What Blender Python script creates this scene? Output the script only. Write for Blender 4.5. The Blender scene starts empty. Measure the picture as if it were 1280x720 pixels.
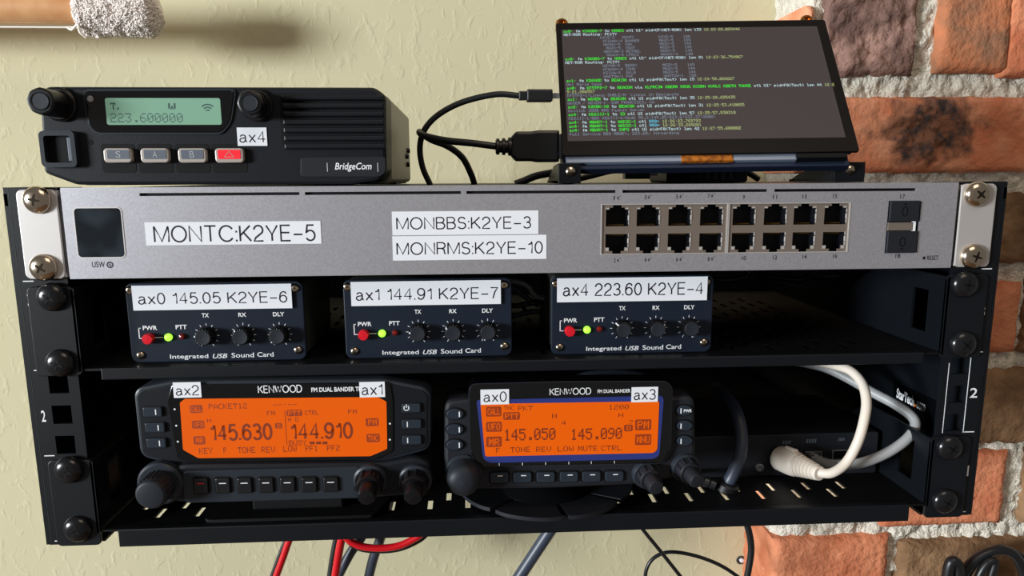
import bpy, bmesh, math, random
from mathutils import Vector, Matrix, noise
random.seed(7)
S = 0.001                      # every length below is in millimetres
sc = bpy.context.scene
COL = sc.collection
PI = math.pi

# ------------------------------------------------------------------ camera
CQ = (-27.916, -367.691, 182.439, 0.0578171, 0.1755520, -0.0054470, 924.0, 25.6)
def cam_axes():
    y, p, r = CQ[3:6]
    f = Vector((math.sin(y)*math.cos(p), math.cos(y)*math.cos(p), -math.sin(p)))
    rt = Vector((math.cos(y), -math.sin(y), 0)); up = rt.cross(f)
    return rt*math.cos(r)+up*math.sin(r), up*math.cos(r)-rt*math.sin(r), f
RT, UP, FW = cam_axes()
CC = Vector(CQ[:3])
cd = bpy.data.cameras.new('camera'); cam = bpy.data.objects.new('camera', cd); COL.objects.link(cam)
m = Matrix((RT, UP, -FW)).transposed().to_4x4(); m.translation = CC*S
cam.matrix_world = m
cd.sensor_fit = 'HORIZONTAL'; cd.sensor_width = 36; cd.lens = 36*CQ[6]/1280
cd.shift_y = CQ[7]/1280; cd.clip_start = 0.01; cd.clip_end = 50
sc.camera = cam
# ------------------------------------------------------------------ light
w = bpy.data.worlds.new('world'); sc.world = w; w.use_nodes = True
bgn = w.node_tree.nodes['Background']; bgn.inputs[0].default_value = (1.0, 0.93, 0.86, 1); bgn.inputs[1].default_value = 0.165
def area(name, loc, aim, size, power, col):
    l = bpy.data.lights.new(name, 'AREA'); l.shape = 'RECTANGLE'; l.size = size[0]; l.size_y = size[1]
    l.energy = power; l.color = col
    o = bpy.data.objects.new(name, l); COL.objects.link(o)
    o.location = loc; o.rotation_euler = (Vector(aim)-Vector(loc)).to_track_quat('-Z', 'Y').to_euler()
    return o
area('window_light', (-4.4, -2.45, 0.50), (0, 0.1, 0.1), (1.30, 0.95), 410, (0.93, 0.98, 1.0))
area('warm_fill', (0.3, -1.0, 1.5), (0.1, 0.1, 0.05), (0.8, 0.8), 7, (1.0, 0.80, 0.62))  # added warm fill from above, in place of light bounced off the brick
sc.view_settings.view_transform = 'Standard'; sc.view_settings.look = 'None'
sc.view_settings.exposure = 0.0; sc.view_settings.gamma = 1.0
sc.view_settings.use_curve_mapping = False

# ------------------------------------------------------------------ helpers
def at(px, py, Y):             # point of the photograph on the upright plane at depth Y
    d = FW+RT*(px-640)/924-UP*(py-360-CQ[7])/924
    return CC+d*(Y-CC.y)/d.y
def atz(px, py, Z):
    d = FW+RT*(px-640)/924-UP*(py-360-CQ[7])/924
    return CC+d*(Z-CC.z)/d.z
def R(x0, y0, x1, y1, Y):      # pixel box -> (x0, z0, x1, z1)
    a = at(x0, y0, Y); b = at(x1, y1, Y)
    return a.x, b.z, b.x, a.z
def poly(pts, Y): return [(at(x, y, Y).x, at(x, y, Y).z) for x, y in pts]

def rrect(x0, z0, x1, z1, r, n=4):
    out = []
    r = min(r, abs(x1-x0)/2-1e-3, abs(z1-z0)/2-1e-3)
    for cx, cz, a0 in ((x1-r, z1-r, 0), (x0+r, z1-r, 90), (x0+r, z0+r, 180), (x1-r, z0+r, 270)):
        for k in range(n+1):
            a = math.radians(a0+90*k/n); out.append((cx+r*math.cos(a), cz+r*math.sin(a)))
    return out
def circ(cx, cz, r, n=24, rz=None):
    return [(cx+r*math.cos(2*PI*k/n), cz+(rz or r)*math.sin(2*PI*k/n)) for k in range(n)]
def gear(cx, cz, r1, r2, n):
    out = []
    for k in range(n):
        for j, rr in ((0, r1), (.5, r1), (.62, r2), (.88, r2)):
            a = 2*PI*(k+j)/n; out.append((cx+rr*math.cos(a), cz+rr*math.sin(a)))
    return out
def rcorner(pts, r, n=3):      # rounds the corners of a polygon
    out = []; N = len(pts)
    for i in range(N):
        p = Vector(pts[i]); a = Vector(pts[i-1]); b = Vector(pts[(i+1) % N])
        da = (a-p); db = (b-p); ra = min(r, da.length*.45); rb = min(r, db.length*.45)
        A = p+da.normalized()*ra; B = p+db.normalized()*rb
        for k in range(n+1):
            t = k/n; q = A*(1-t)**2+p*2*t*(1-t)+B*t*t; out.append((q.x, q.y))
    return out
def inset(pts, d):
    N = len(pts); ar = sum(pts[i-1][0]*pts[i][1]-pts[i][0]*pts[i-1][1] for i in range(N))
    s = 1 if ar > 0 else -1; out = []
    for i in range(N):
        p = Vector(pts[i]); e1 = (p-Vector(pts[i-1])); e2 = (Vector(pts[(i+1) % N])-p)
        if e1.length < 1e-6 or e2.length < 1e-6: out.append(pts[i]); continue
        e1.normalize(); e2.normalize()
        n1 = Vector((-e1.y, e1.x))*s; n2 = Vector((-e2.y, e2.x))*s
        b = n1+n2
        k = d/max(.35, (1+n1.dot(n2))) if b.length > 1e-4 else 0
        out.append((p.x+b.x*k, p.y+b.y*k))
    return out

class MB:
    def __init__(s): s.v = []; s.f = []; s.xf = None; s.k = set()
    def add(s, vs, fs):
        o = len(s.v)
        s.v += [tuple(s.xf(Vector(v))) if s.xf else tuple(v) for v in vs]
        s.f += [tuple(i+o for i in f) for f in fs]; return s
    def prism(s, pts, y0, y1, bev=0, back=0):   # outline in XZ, front at y0 (smaller = nearer)
        s.k.add('p')
        rings = []
        if bev: rings += [(inset(pts, bev), y0), (inset(pts, bev*.3), y0+bev*.3)]; rings.append((pts, y0+bev))
        else: rings.append((pts, y0))
        if back: rings += [(pts, y1-back), (inset(pts, back), y1)]
        else: rings.append((pts, y1))
        n = len(pts); vs = [(p[0], y, p[1]) for r, y in rings for p in r]; fs = []
        for k in range(len(rings)-1):
            for i in range(n):
                j = (i+1) % n; fs.append((k*n+i, k*n+j, (k+1)*n+j, (k+1)*n+i))
        fs.append(tuple(range(n))[::-1]); fs.append(tuple((len(rings)-1)*n+i for i in range(n)))
        return s.add(vs, fs)
    def box(s, x0, x1, y0, y1, z0, z1, bev=0):
        return s.prism([(x0, z0), (x1, z0), (x1, z1), (x0, z1)], y0, y1, bev, bev)
    def lathe(s, prof, o, ax=(0, -1, 0), n=24, cap=True):   # prof [(radius, along axis)]
        s.k.add('l'); ax = Vector(ax).normalized(); u = ax.orthogonal().normalized(); v = ax.cross(u); o = Vector(o)
        vs = []; fs = []
        for r, t in prof:
            for k in range(n):
                a = 2*PI*k/n; vs.append(o+ax*t+(u*math.cos(a)+v*math.sin(a))*r)
        for i in range(len(prof)-1):
            for k in range(n):
                j = (k+1) % n; fs.append((i*n+k, i*n+j, (i+1)*n+j, (i+1)*n+k))
        if cap: fs.append(tuple(range(n))); fs.append(tuple((len(prof)-1)*n+k for k in range(n)))
        return s.add(vs, fs)
    def tube(s, pts, r, n=10, sub=8, cap=True):
        s.k.add('t'); P = [Vector(p) for p in pts]; C = []
        if len(P) == 2 or sub == 1: C = P
        else:
            Q = [P[0]*2-P[1]]+P+[P[-1]*2-P[-2]]
            for i in range(1, len(Q)-2):
                for k in range(sub):
                    t = k/sub; a, b, c, d = Q[i-1:i+3]
                    C.append(.5*((2*b)+(c-a)*t+(2*a-5*b+4*c-d)*t*t+(3*b-a-3*c+d)*t**3))
            C.append(P[-1])
        vs = []; fs = []; u = None
        for i, p in enumerate(C):
            t = (C[min(i+1, len(C)-1)]-C[max(i-1, 0)]).normalized()
            u = t.orthogonal().normalized() if u is None else (u-t*u.dot(t)).normalized()
            v = t.cross(u); rr = r(i/(len(C)-1)) if callable(r) else r
            for k in range(n):
                a = 2*PI*k/n; vs.append(p+(u*math.cos(a)+v*math.sin(a))*rr)
        for i in range(len(C)-1):
            for k in range(n):
                j = (k+1) % n; fs.append((i*n+k, i*n+j, (i+1)*n+j, (i+1)*n+k))
        if cap: fs.append(tuple(range(n))); fs.append(tuple((len(C)-1)*n+k for k in range(n)))
        return s.add(vs, fs)
    def cells(s, xs, zs, solid, y0, y1):        # plate with rectangular holes, in XZ, thick in Y
        ix = {}; vs = []; fs = []
        def V(i, j, k):
            if (i, j, k) not in ix: ix[(i, j, k)] = len(vs); vs.append((xs[i], (y0, y1)[k], zs[j]))
            return ix[(i, j, k)]
        nx, nz = len(xs)-1, len(zs)-1
        g = [[solid((xs[i]+xs[i+1])/2, (zs[j]+zs[j+1])/2) for j in range(nz)] for i in range(nx)]
        G = lambda i, j: 0 <= i < nx and 0 <= j < nz and g[i][j]
        for i in range(nx):
            for j in range(nz):
                if not g[i][j]: continue
                fs.append((V(i, j, 0), V(i+1, j, 0), V(i+1, j+1, 0), V(i, j+1, 0)))
                fs.append((V(i, j, 1), V(i, j+1, 1), V(i+1, j+1, 1), V(i+1, j, 1)))
                for a, b, di, dj in (((i, j), (i, j+1), -1, 0), ((i+1, j+1), (i+1, j), 1, 0), ((i+1, j), (i, j), 0, -1), ((i, j+1), (i+1, j+1), 0, 1)):
                    if not G(i+di, j+dj): fs.append((V(*a, 0), V(*b, 0), V(*b, 1), V(*a, 1)))
        return s.add(vs, fs)
    def flat(s, pts, y): return s.add([(p[0], y, p[1]) for p in pts], [tuple(range(len(pts)))])
    def ring(s, a, b, y0, y1):                  # frame between outline a (outer) and b (inner), same count
        n = len(a); vs = [(p[0], y0, p[1]) for p in a]+[(p[0], y0, p[1]) for p in b]+[(p[0], y1, p[1]) for p in a]+[(p[0], y1, p[1]) for p in b]
        fs = []
        for i in range(n):
            j = (i+1) % n
            fs += [(i, j, n+j, n+i), (i, 2*n+i, 2*n+j, j), (n+i, n+j, 3*n+j, 3*n+i), (2*n+i, 3*n+i, 3*n+j, 2*n+j)]
        return s.add(vs, fs)
    def text(s, body, box, y, off=0.0, shear=0.0):
        vs, fs = glyphs(body, off, shear)
        xs = [v[0] for v in vs]; zs = [v[1] for v in vs]
        ax, bx, az, bz = min(xs), max(xs), min(zs), max(zs); x0, z0, x1, z1 = box
        return s.add([(x0+(a-ax)/(bx-ax)*(x1-x0), y, z0+(b-az)/(bz-az)*(z1-z0)) for a, b in vs], fs)
    def pix(s, body, x, z, cw, ch, y, fill=1.0, bold=0):       # 5x7 dot-matrix text, (x, z) = lower left
        px = cw/6; pz = ch/7
        for i, c in enumerate(body):
            cols = GL.get(c)
            if not cols: continue
            for r in range(8):
                k = 0
                while k < 5:
                    if cols[k] >> r & 1:
                        e = k
                        if fill >= 1:
                            while e+1 < 5 and cols[e+1] >> r & 1: e += 1
                        xa = x+i*cw+k*px; xb = x+i*cw+(e+fill+bold)*px; za = z+ch-(r+fill)*pz; zb = z+ch-r*pz
                        s.add([(xa, y, za), (xb, y, za), (xb, y, zb), (xa, y, zb)], [(0, 1, 2, 3)]); k = e
                    k += 1
        return s
def _arc(cx, cz, rx, rz, a0, a1, n=14): return [(cx+rx*math.cos(math.radians(a0+(a1-a0)*k/n)), cz+rz*math.sin(math.radians(a0+(a1-a0)*k/n))) for k in range(n+1)]
_six = [_arc(.27, .32, .26, .32, 0, 360, 22), [(.01, .34), (.03, .66), (.12, .9), (.29, 1), (.44, .94), (.51, .8)]]
STK = {'M': (.82, [[(0, 0), (0, 1), (.41, .03), (.82, 1), (.82, 0)]]), 'O': (.84, [_arc(.42, .5, .42, .5, 0, 360, 28)]), 'N': (.68, [[(0, 0), (0, 1), (.68, 0), (.68, 1)]]),
 'T': (.68, [[(0, 1), (.68, 1)], [(.34, 1), (.34, 0)]]), 'C': (.78, [_arc(.42, .5, .42, .5, 35, 325, 22)]), ':': (.04, [[(.02, -.02), (.02, .1)], [(.02, .56), (.02, .68)]]), '.': (.04, [[(.02, -.02), (.02, .1)]]),
 'K': (.62, [[(0, 0), (0, 1)], [(.6, 1), (0, .36)], [(.2, .57), (.64, 0)]]), '2': (.54, [_arc(.27, .71, .26, .29, 175, -38, 12)+[(.1, .22), (0, 0), (.54, 0)]]), 'Y': (.66, [[(0, 1), (.33, .42), (.66, 1)], [(.33, .42), (.33, 0)]]),
 'E': (.56, [[(.55, 1), (0, 1), (0, 0), (.56, 0)], [(0, .53), (.51, .53)]]), '-': (.52, [[(0, .4), (.52, .4)]]), '5': (.54, [[(.49, 1), (.11, 1), (.04, .48)]+_arc(.27, .33, .27, .33, 132, -150, 16)]),
 'B': (.6, [[(0, 0), (0, 1), (.33, 1)]+_arc(.33, .765, .22, .235, 90, -90)+[(0, .53)], [(.33, .53)]+_arc(.34, .265, .26, .265, 90, -90)+[(0, 0)]]),
 'S': (.58, [_arc(.29, .75, .25, .25, 20, 235, 12)+_arc(.29, .265, .28, .265, 62, -160, 14)]), 'R': (.6, [[(0, 0), (0, 1), (.34, 1)]+_arc(.34, .75, .24, .25, 90, -90)+[(0, .5)], [(.34, .5), (.5, .4), (.54, .1), (.6, 0)]]),
 '3': (.54, [_arc(.26, .75, .23, .25, 160, -90, 12)+_arc(.26, .265, .27, .265, 90, -155, 14)]), '1': (.32, [[(.02, .76), (.2, .82), (.28, 1), (.28, 0)]]), '0': (.54, [_arc(.27, .5, .26, .5, 0, 360, 24)]),
 'a': (.54, [_arc(.25, .49, .2, .2, 165, 0, 8)+[(.45, .14), (.54, .01)], [(.45, .42), (.2, .38)]+_arc(.21, .19, .2, .19, 100, 330, 10)+[(.45, .26)]]), 'x': (.48, [[(0, .7), (.48, 0)], [(.48, .7), (0, 0)]]),
 '4': (.56, [[(.41, 0), (.41, 1), (0, .3), (.56, .3)]]), '6': (.54, _six), '9': (.54, [[(.54-x, 1-z) for x, z in p] for p in _six]), '7': (.52, [[(0, .99), (.52, .99), (.3, .56), (.17, 0)]]),
 'D': (.7, [[(0, 0), (0, 1), (.3, 1)]+_arc(.3, .5, .38, .5, 90, -90)+[(0, 0)]]), 'W': (.94, [[(0, 1), (.24, 0), (.47, .95), (.7, 0), (.94, 1)]]), ' ': (.2, [])}
def stroke_text(mb, body, box, y, th=.1):
    adv = 0; gl = []
    for c in body: w_, P = STK[c]; gl.append((adv, P)); adv += w_+.2
    adv -= .2; x0, z0, x1, z1 = box; h = z1-z0; t = th*h/2; kx = (x1-x0-2*t)/adv; kz = (h-2*t)
    for a, P in gl:
        for p in P:
            q = [Vector((x0+t+(a+u)*kx, z0+t+v*kz)) for u, v in p]; q = [k for i, k in enumerate(q) if i == 0 or (k-q[i-1]).length > 1e-5]; n = len(q); vs = []
            closed = (q[0]-q[-1]).length < 1e-3
            for i in range(n):
                d1 = (q[i]-q[i-1]) if i else ((q[0]-q[-2]) if closed else (q[1]-q[0])); d2 = (q[i+1]-q[i]) if i < n-1 else ((q[1]-q[0]) if closed else (q[-1]-q[-2]))
                d1.normalize(); d2.normalize(); n1 = Vector((-d1.y, d1.x)); n2 = Vector((-d2.y, d2.x)); b = n1+n2
                b = n1 if b.length < .5 else b.normalized()*min(1.25, 1/max(.3, b.normalized().dot(n1)))
                e = Vector((0, 0))
                if not closed and i == 0: e = -d2*t*.0
                vs += [(q[i].x+b.x*t+e.x, y, q[i].y+b.y*t+e.y), (q[i].x-b.x*t+e.x, y, q[i].y-b.y*t+e.y)]
            mb.add(vs, [(2*i, 2*i+1, 2*i+3, 2*i+2) for i in range(n-1)])
_hex = '0000000000 00005F0000 0007000700 147F147F14 242A7F2A12 2313086462 3649562050 0008070300 001C224100 0041221C00 2A1C7F1C2A 08083E0808 0080703000 0808080808 0000606000 2010080402 3E5149453E 00427F4000 7249494946 2141494D33 1814127F10 2745454539 3C4A494931 4121110907 3649494936 464949291E 0000140000 0040340000 0008142241 1414141414 0041221408 0201590906 3E415D594E 7C1211127C 7F49494936 3E41414122 7F4141413E 7F49494941 7F09090901 3E41415173 7F0808087F 00417F4100 2040413F01 7F08142241 7F40404040 7F021C027F 7F0408107F 3E4141413E 7F09090906 3E4151215E 7F09192946 2649494932 03017F0103 3F4040403F 1F2040201F 3F4038403F 6314081463 0304780403 6159494D43 007F414141 0204081020 004141417F 0402010204 4040404040 0003070800 2054547840 7F28444438 3844444428 384444287F 3854545418 00087E0902 18A4A49C78 7F08040478 00447D4000 2040403D00 7F10284400 00417F4000 7C04780478 7C08040478 3844444438 FC18242418 18242418FC 7C08040408 4854545424 04043F4424 3C4040207C 1C2040201C 3C4030403C 4428102844 4C9090907C 4464544C44'.split()
GL = {chr(32+i): [int(h[j:j+2], 16) for j in range(0, 10, 2)] for i, h in enumerate(_hex)}
_gc = {}
def glyphs(body, off, shear):
    k = (body, off, shear)
    if k not in _gc:
        c = bpy.data.curves.new('t', 'FONT'); c.body = body; c.offset = off; c.shear = shear; c.resolution_u = 3
        o = bpy.data.objects.new('t', c); COL.objects.link(o); bpy.context.view_layer.update()
        me = o.evaluated_get(bpy.context.evaluated_depsgraph_get()).to_mesh()
        _gc[k] = ([(v.co.x, v.co.y) for v in me.vertices], [tuple(p.vertices) for p in me.polygons])
        bpy.data.objects.remove(o)
    return _gc[k]

def mesh(name, mb, mat, org=(0, 0, 0), ang=None, smooth=True, fix=True):
    if ang is None: ang = 21 if 'p' in mb.k else 62 if 't' in mb.k else 36 if 'l' in mb.k else 30
    o = Vector(org); me = bpy.data.meshes.new(name)
    me.from_pydata([((v[0]-o.x)*S, (v[1]-o.y)*S, (v[2]-o.z)*S) for v in mb.v], [], mb.f)
    if fix:
        b = bmesh.new(); b.from_mesh(me); bmesh.ops.recalc_face_normals(b, faces=b.faces); b.to_mesh(me); b.free()
    me.materials.append(mat); me.validate()
    if smooth:
        me.shade_smooth(); me.set_sharp_from_angle(angle=math.radians(ang))
        for p in me.polygons:
            if p.loop_total > 4: p.use_smooth = False
    return me
class Thing:
    def __init__(s, name, label=None, cat=None, group=None, loc=(0, 0, 0), rot=None, kind=None):
        s.org = Vector(loc); s.local = rot is not None
        s.o = bpy.data.objects.new(name, None); COL.objects.link(s.o); s.o.empty_display_size = 0.01
        s.o.location = s.org*S
        if rot is not None: s.o.rotation_euler = rot.to_euler()
        tag(s.o, label, cat, group, kind)
    def part(s, name, mb, mat, parent=None, label=None, kind=None, **k):
        me = mesh(name, mb, mat, (0, 0, 0) if s.local else s.org, **k)
        return s.link(name, me, parent, label, None, kind)
    def link(s, name, me, parent=None, label=None, loc=None, kind=None, rot=0):   # loc in world mm for shared meshes
        o = bpy.data.objects.new(name, me); COL.objects.link(o); o.parent = parent or s.o
        if loc is not None: o.location = (Vector(loc)-(Vector((0, 0, 0)) if s.local else s.org))*S
        if rot: o.rotation_euler = (0, rot, 0)
        if label: o['label'] = label
        if kind: o['kind'] = kind
        return o
def tag(o, label=None, cat=None, group=None, kind=None):
    for k, v in (('label', label), ('category', cat), ('group', group), ('kind', kind)):
        if v: o[k] = v
    return o
def solo(name, mb, mat, label=None, cat=None, kind=None, org=(0, 0, 0), **k):
    me = mesh(name, mb, mat, org, **k); o = bpy.data.objects.new(name, me); COL.objects.link(o); o.location = Vector(org)*S
    return tag(o, label, cat, None, kind)

def lin(c): return tuple((x/12.92 if x <= .04045 else ((x+.055)/1.055)**2.4) for x in (v/255 for v in c))
def mat(name, c, rough=.5, metal=0, spec=.5, bump=0, bscale=600, c2=None, cscale=200, emit=None, es=1, coat=0, detail=4, bdist=.0003, lo=.35, hi=.65):
    m = bpy.data.materials.new(name); m.use_nodes = True; nt = m.node_tree; b = nt.nodes['Principled BSDF']
    b.inputs['Base Color'].default_value = (*lin(c), 1); b.inputs['Roughness'].default_value = rough
    b.inputs['Metallic'].default_value = metal; b.inputs['Specular IOR Level'].default_value = spec
    if coat: b.inputs['Coat Weight'].default_value = coat; b.inputs['Coat Roughness'].default_value = .05
    tc = nt.nodes.new('ShaderNodeTexCoord')
    if c2:
        n = nt.nodes.new('ShaderNodeTexNoise'); n.inputs['Scale'].default_value = cscale; n.inputs['Detail'].default_value = detail
        r = nt.nodes.new('ShaderNodeValToRGB'); r.color_ramp.elements[0].position = lo; r.color_ramp.elements[1].position = hi
        r.color_ramp.elements[0].color = (*lin(c), 1); r.color_ramp.elements[1].color = (*lin(c2), 1)
        nt.links.new(tc.outputs['Object'], n.inputs['Vector']); nt.links.new(n.outputs['Fac'], r.inputs[0]); nt.links.new(r.outputs[0], b.inputs['Base Color'])
    if bump:
        n = nt.nodes.new('ShaderNodeTexNoise'); n.inputs['Scale'].default_value = bscale; n.inputs['Detail'].default_value = detail
        u = nt.nodes.new('ShaderNodeBump'); u.inputs['Strength'].default_value = bump; u.inputs['Distance'].default_value = bdist
        nt.links.new(tc.outputs['Object'], n.inputs['Vector']); nt.links.new(n.outputs['Fac'], u.inputs['Height']); nt.links.new(u.outputs[0], b.inputs['Normal'])
    if emit: b.inputs['Emission Color'].default_value = (*lin(emit), 1); b.inputs['Emission Strength'].default_value = es
    return m
M = dict(
 silver=mat('silver paint', (192, 192, 200), .40, .7, .5, .25, 1500, bdist=.0001, c2=(180, 178, 184), cscale=1200),
 ear=mat('bright aluminium', (196, 192, 190), .45, .5, .5, .1, 1500, bdist=.0001),
 nickel=mat('nickel screw', (205, 190, 170), .18, 1),
 brass=mat('brass standoff', (190, 130, 70), .25, 1),
 blk=mat('black powder coat', (13, 16, 21), .42, 0, .28, .2, 2600, bdist=.0001),
 edge=mat('lit rail edge', (70, 80, 80), .4, .2),  # paler than the rails: light on the edge put into the colour
 blkin=mat('black shelf paint', (9, 10, 13), .5, 0, .22, .2, 2600, bdist=.0001),
 screw=mat('black oxide screw', (24, 25, 28), .22, .3, .6),
 cross=mat('screw recess', (60, 52, 46), .3, .9),
 dark=mat('dark recess', (6, 6, 8), .7, 0, .2),
 white=mat('white print', (225, 228, 232), .6),
 grey=mat('grey print', (150, 155, 160), .6),
 paper=mat('label tape', (226, 229, 236), .35, 0, .4),
 ink=mat('black ink', (22, 18, 30), .5),
 plate=mat('dark blue grey faceplate', (22, 30, 43), .45, 0, .2, .3, 2200, bdist=.0001, c2=(26, 34, 47), cscale=1500),
 boxside=mat('grey box shell', (78, 80, 74), .45, .2, .4),
 knob=mat('black knob', (14, 14, 17), .38, 0, .3),
 knobc=mat('knob cap', (34, 38, 45), .5, 0, .25, .1, 3000, bdist=.0001),
 red=mat('red button', (205, 20, 38), .3, 0, .5),
 led=mat('green led', (80, 200, 30), .3, emit=(150, 250, 60), es=2.0),
 ledr=mat('dark red led', (110, 14, 10), .2, coat=.5),
 rad=mat('radio plastic', (17, 20, 26), .45, 0, .22, .5, 2500, bdist=.00015),
 rad2=mat('radio plastic worn', (30, 32, 38), .5, 0, .25, .5, 2500, bdist=.00015),
 rim=mat('radio rim', (36, 42, 50), .4, 0, .3, .2, 2500, bdist=.0001),
 stat=mat('filmed glass with painted reflection', (16, 22, 28), .2, c2=(44, 54, 62), cscale=60, lo=.45, hi=.75, detail=1),  # paler swirls: reflection on the film put into the colour
 gls=mat('black glass', (7, 8, 11), .12, 0, .5, coat=.3),
 key=mat('black key', (15, 17, 22), .35, 0, .5),
 key2=mat('slate key', (36, 44, 54), .4, 0, .25),
 lcd=mat('amber lcd', (30, 6, 1), .55, 0, .12, emit=(226, 91, 2), es=1.0),
 lcd2=mat('amber lcd deep', (30, 6, 1), .55, 0, .12, emit=(228, 93, 4), es=1.0),
 seg=mat('lcd segment', (25, 8, 2), .5, emit=(128, 44, 6), es=.9),
 seg2=mat('lcd icon', (25, 8, 2), .5, emit=(150, 52, 6), es=.9),
 glcd=mat('green lcd', (90, 125, 105), .35, emit=(112, 148, 128), es=.6),
 gseg=mat('green lcd segment', (35, 60, 55), .5, emit=(30, 60, 58), es=.5),
 blue=mat('blue lcd frame', (40, 52, 120), .35),
 silk=mat('silver key rim', (168, 160, 154), .4, .2),
 padk=mat('grey key pad', (84, 92, 104), .45),
 redk=mat('red key pad', (228, 28, 44), .4, emit=(228, 28, 44), es=.25),
 scr=mat('screen backlight and haze', (20, 18, 19), .35, 0, .2, emit=(66, 58, 58), es=1.0),  # grey glow: backlight with reflected haze put into the emission
 bez=mat('screen bezel', (15, 12, 12), .35, 0, .2),
 chrome=mat('bright steel frame', (150, 162, 182), .3, .6),
 bluem=mat('dark blue edge', (34, 44, 66), .3, .5),
 kapton=mat('amber ribbon', (190, 112, 30), .25, .2, c2=(120, 62, 20), cscale=400),
 cable=mat('black cable', (20, 22, 25), .38, 0, .5),
 cable2=mat('dark slate cable', (54, 62, 78), .42, 0, .5),
 cred=mat('red wire', (200, 14, 28), .32, 0, .5),
 beige=mat('beige cable', (214, 204, 192), .42, 0, .45),
 greyc=mat('grey cable', (150, 152, 154), .42, 0, .45),
 wood=mat('varnished wood', (212, 162, 116), .3, 0, .5, c2=(192, 136, 90), cscale=40, coat=.3),
 fluff=mat('white yarn', (252, 246, 242), .95, 0, .1, c2=(236, 226, 220), cscale=500),
 cord=mat('white cord', (232, 224, 214), .7),
 jack=mat('brushed socket metal', (150, 152, 158), .35, .8),
 tan=mat('port shield metal', (142, 130, 120), .42, .6),
 gold=mat('gold contact', (150, 110, 50), .35, .8),
 orange=mat('orange dot', (235, 110, 20), .5),
 green=mat('terminal green', (10, 40, 10), .5, emit=(40, 235, 40), es=1.0),
 tw=mat('terminal white', (40, 40, 40), .5, emit=(196, 226, 232), es=.85),
 ty=mat('terminal yellow', (40, 40, 20), .5, emit=(196, 214, 140), es=.75),
 td=mat('terminal grey', (30, 30, 35), .5, emit=(132, 146, 164), es=.75),
 tc=mat('terminal cyan', (30, 30, 35), .5, emit=(90, 210, 240), es=.9),
)

# ------------------------------------------------------------------ walls
def plaster():
    m = bpy.data.materials.new('cream plaster'); m.use_nodes = True; nt = m.node_tree; b = nt.nodes['Principled BSDF']
    b.inputs['Roughness'].default_value = .75; b.inputs['Specular IOR Level'].default_value = .2
    tc = nt.nodes.new('ShaderNodeTexCoord'); mp = nt.nodes.new('ShaderNodeMapping'); mp.inputs['Scale'].default_value = (1, 1, .62)
    mp.inputs['Rotation'].default_value = (0, .35, 0)
    nt.links.new(tc.outputs['Object'], mp.inputs['Vector'])
    n = nt.nodes.new('ShaderNodeTexNoise'); n.inputs['Scale'].default_value = 6; n.inputs['Detail'].default_value = 3
    r = nt.nodes.new('ShaderNodeValToRGB'); r.color_ramp.elements[0].color = (*lin((194, 186, 152)), 1); r.color_ramp.elements[1].color = (*lin((204, 197, 166)), 1)
    nt.links.new(mp.outputs[0], n.inputs['Vector']); nt.links.new(n.outputs['Fac'], r.inputs[0]); nt.links.new(r.outputs[0], b.inputs['Base Color'])
    n1 = nt.nodes.new('ShaderNodeTexNoise'); n1.inputs['Scale'].default_value = 105; n1.inputs['Detail'].default_value = 3.5; n1.inputs['Distortion'].default_value = .5
    r1 = nt.nodes.new('ShaderNodeValToRGB'); r1.color_ramp.elements[0].position = .53; r1.color_ramp.elements[1].position = .68
    n2 = nt.nodes.new('ShaderNodeTexNoise'); n2.inputs['Scale'].default_value = 700; n2.inputs['Detail'].default_value = 3
    ad = nt.nodes.new('ShaderNodeMath'); ad.operation = 'MULTIPLY_ADD'; ad.inputs[1].default_value = .10
    u = nt.nodes.new('ShaderNodeBump'); u.inputs['Strength'].default_value = .27; u.inputs['Distance'].default_value = .0010
    nt.links.new(mp.outputs[0], n1.inputs['Vector']); nt.links.new(n1.outputs['Fac'], r1.inputs[0])
    nt.links.new(mp.outputs[0], n2.inputs['Vector']); nt.links.new(n2.outputs['Fac'], ad.inputs[0]); nt.links.new(r1.outputs[0], ad.inputs[2])
    nt.links.new(ad.outputs[0], u.inputs['Height']); nt.links.new(u.outputs[0], b.inputs['Normal'])
    return m
YP, YB = 335, 262
mb = MB(); mb.box(-1100, 300, YP, YP+20, -900, 900); solo('wall_back', mb, plaster(), kind='structure')

def fbm(x, z, sc_, seed, o=4):
    return sum(noise.noise(Vector((x/sc_*2**k, z/sc_*2**k, seed+7.3*k)))/2**k for k in range(o))
mort = mat('lime mortar', (204, 197, 184), .95, 0, .1, 1.0, 420, c2=(230, 224, 210), cscale=120, bdist=.0030, detail=9)
wr = Thing('wall_right', kind='structure', loc=(258, 300, 0))
mb = MB(); nx, nz = 190, 230; X0, X1, Z0, Z1 = 257, 640, -330, 420; g = []
for j in range(nz+1):
    for i in range(nx+1):
        x = X0+(X1-X0)*i/nx; z = Z0+(Z1-Z0)*j/nz; e = min(1, (x-X0)/9)
        y = YB+9-5*fbm(x, z, 16, 3)*e-3.0*fbm(x, z, 5, 9, 3)*e+10*(1-e)**2
        g.append((x+(1.5*fbm(x, z, 14, 5) if i == 0 else 0), y, z))
fs = [(j*(nx+1)+i, j*(nx+1)+i+1, (j+1)*(nx+1)+i+1, (j+1)*(nx+1)+i) for j in range(nz) for i in range(nx)]
mb.add(g, fs)
ns = 14; g = []
for j in range(nz+1):
    for i in range(ns+1):
        z = Z0+(Z1-Z0)*j/nz; t = i/ns; y = YB+19+(YP+3-YB-19)*t
        g.append((X0+(1.5*fbm(X0, z, 14, 5) if i == 0 else 2.5*fbm(y, z, 12, 8)), y, z))
mb.add(g, [(j*(ns+1)+i, j*(ns+1)+i+1, (j+1)*(ns+1)+i+1, (j+1)*(ns+1)+i) for j in range(nz) for i in range(ns)])
wr.part('mortar', mb, mort, ang=180, fix=False)
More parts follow.
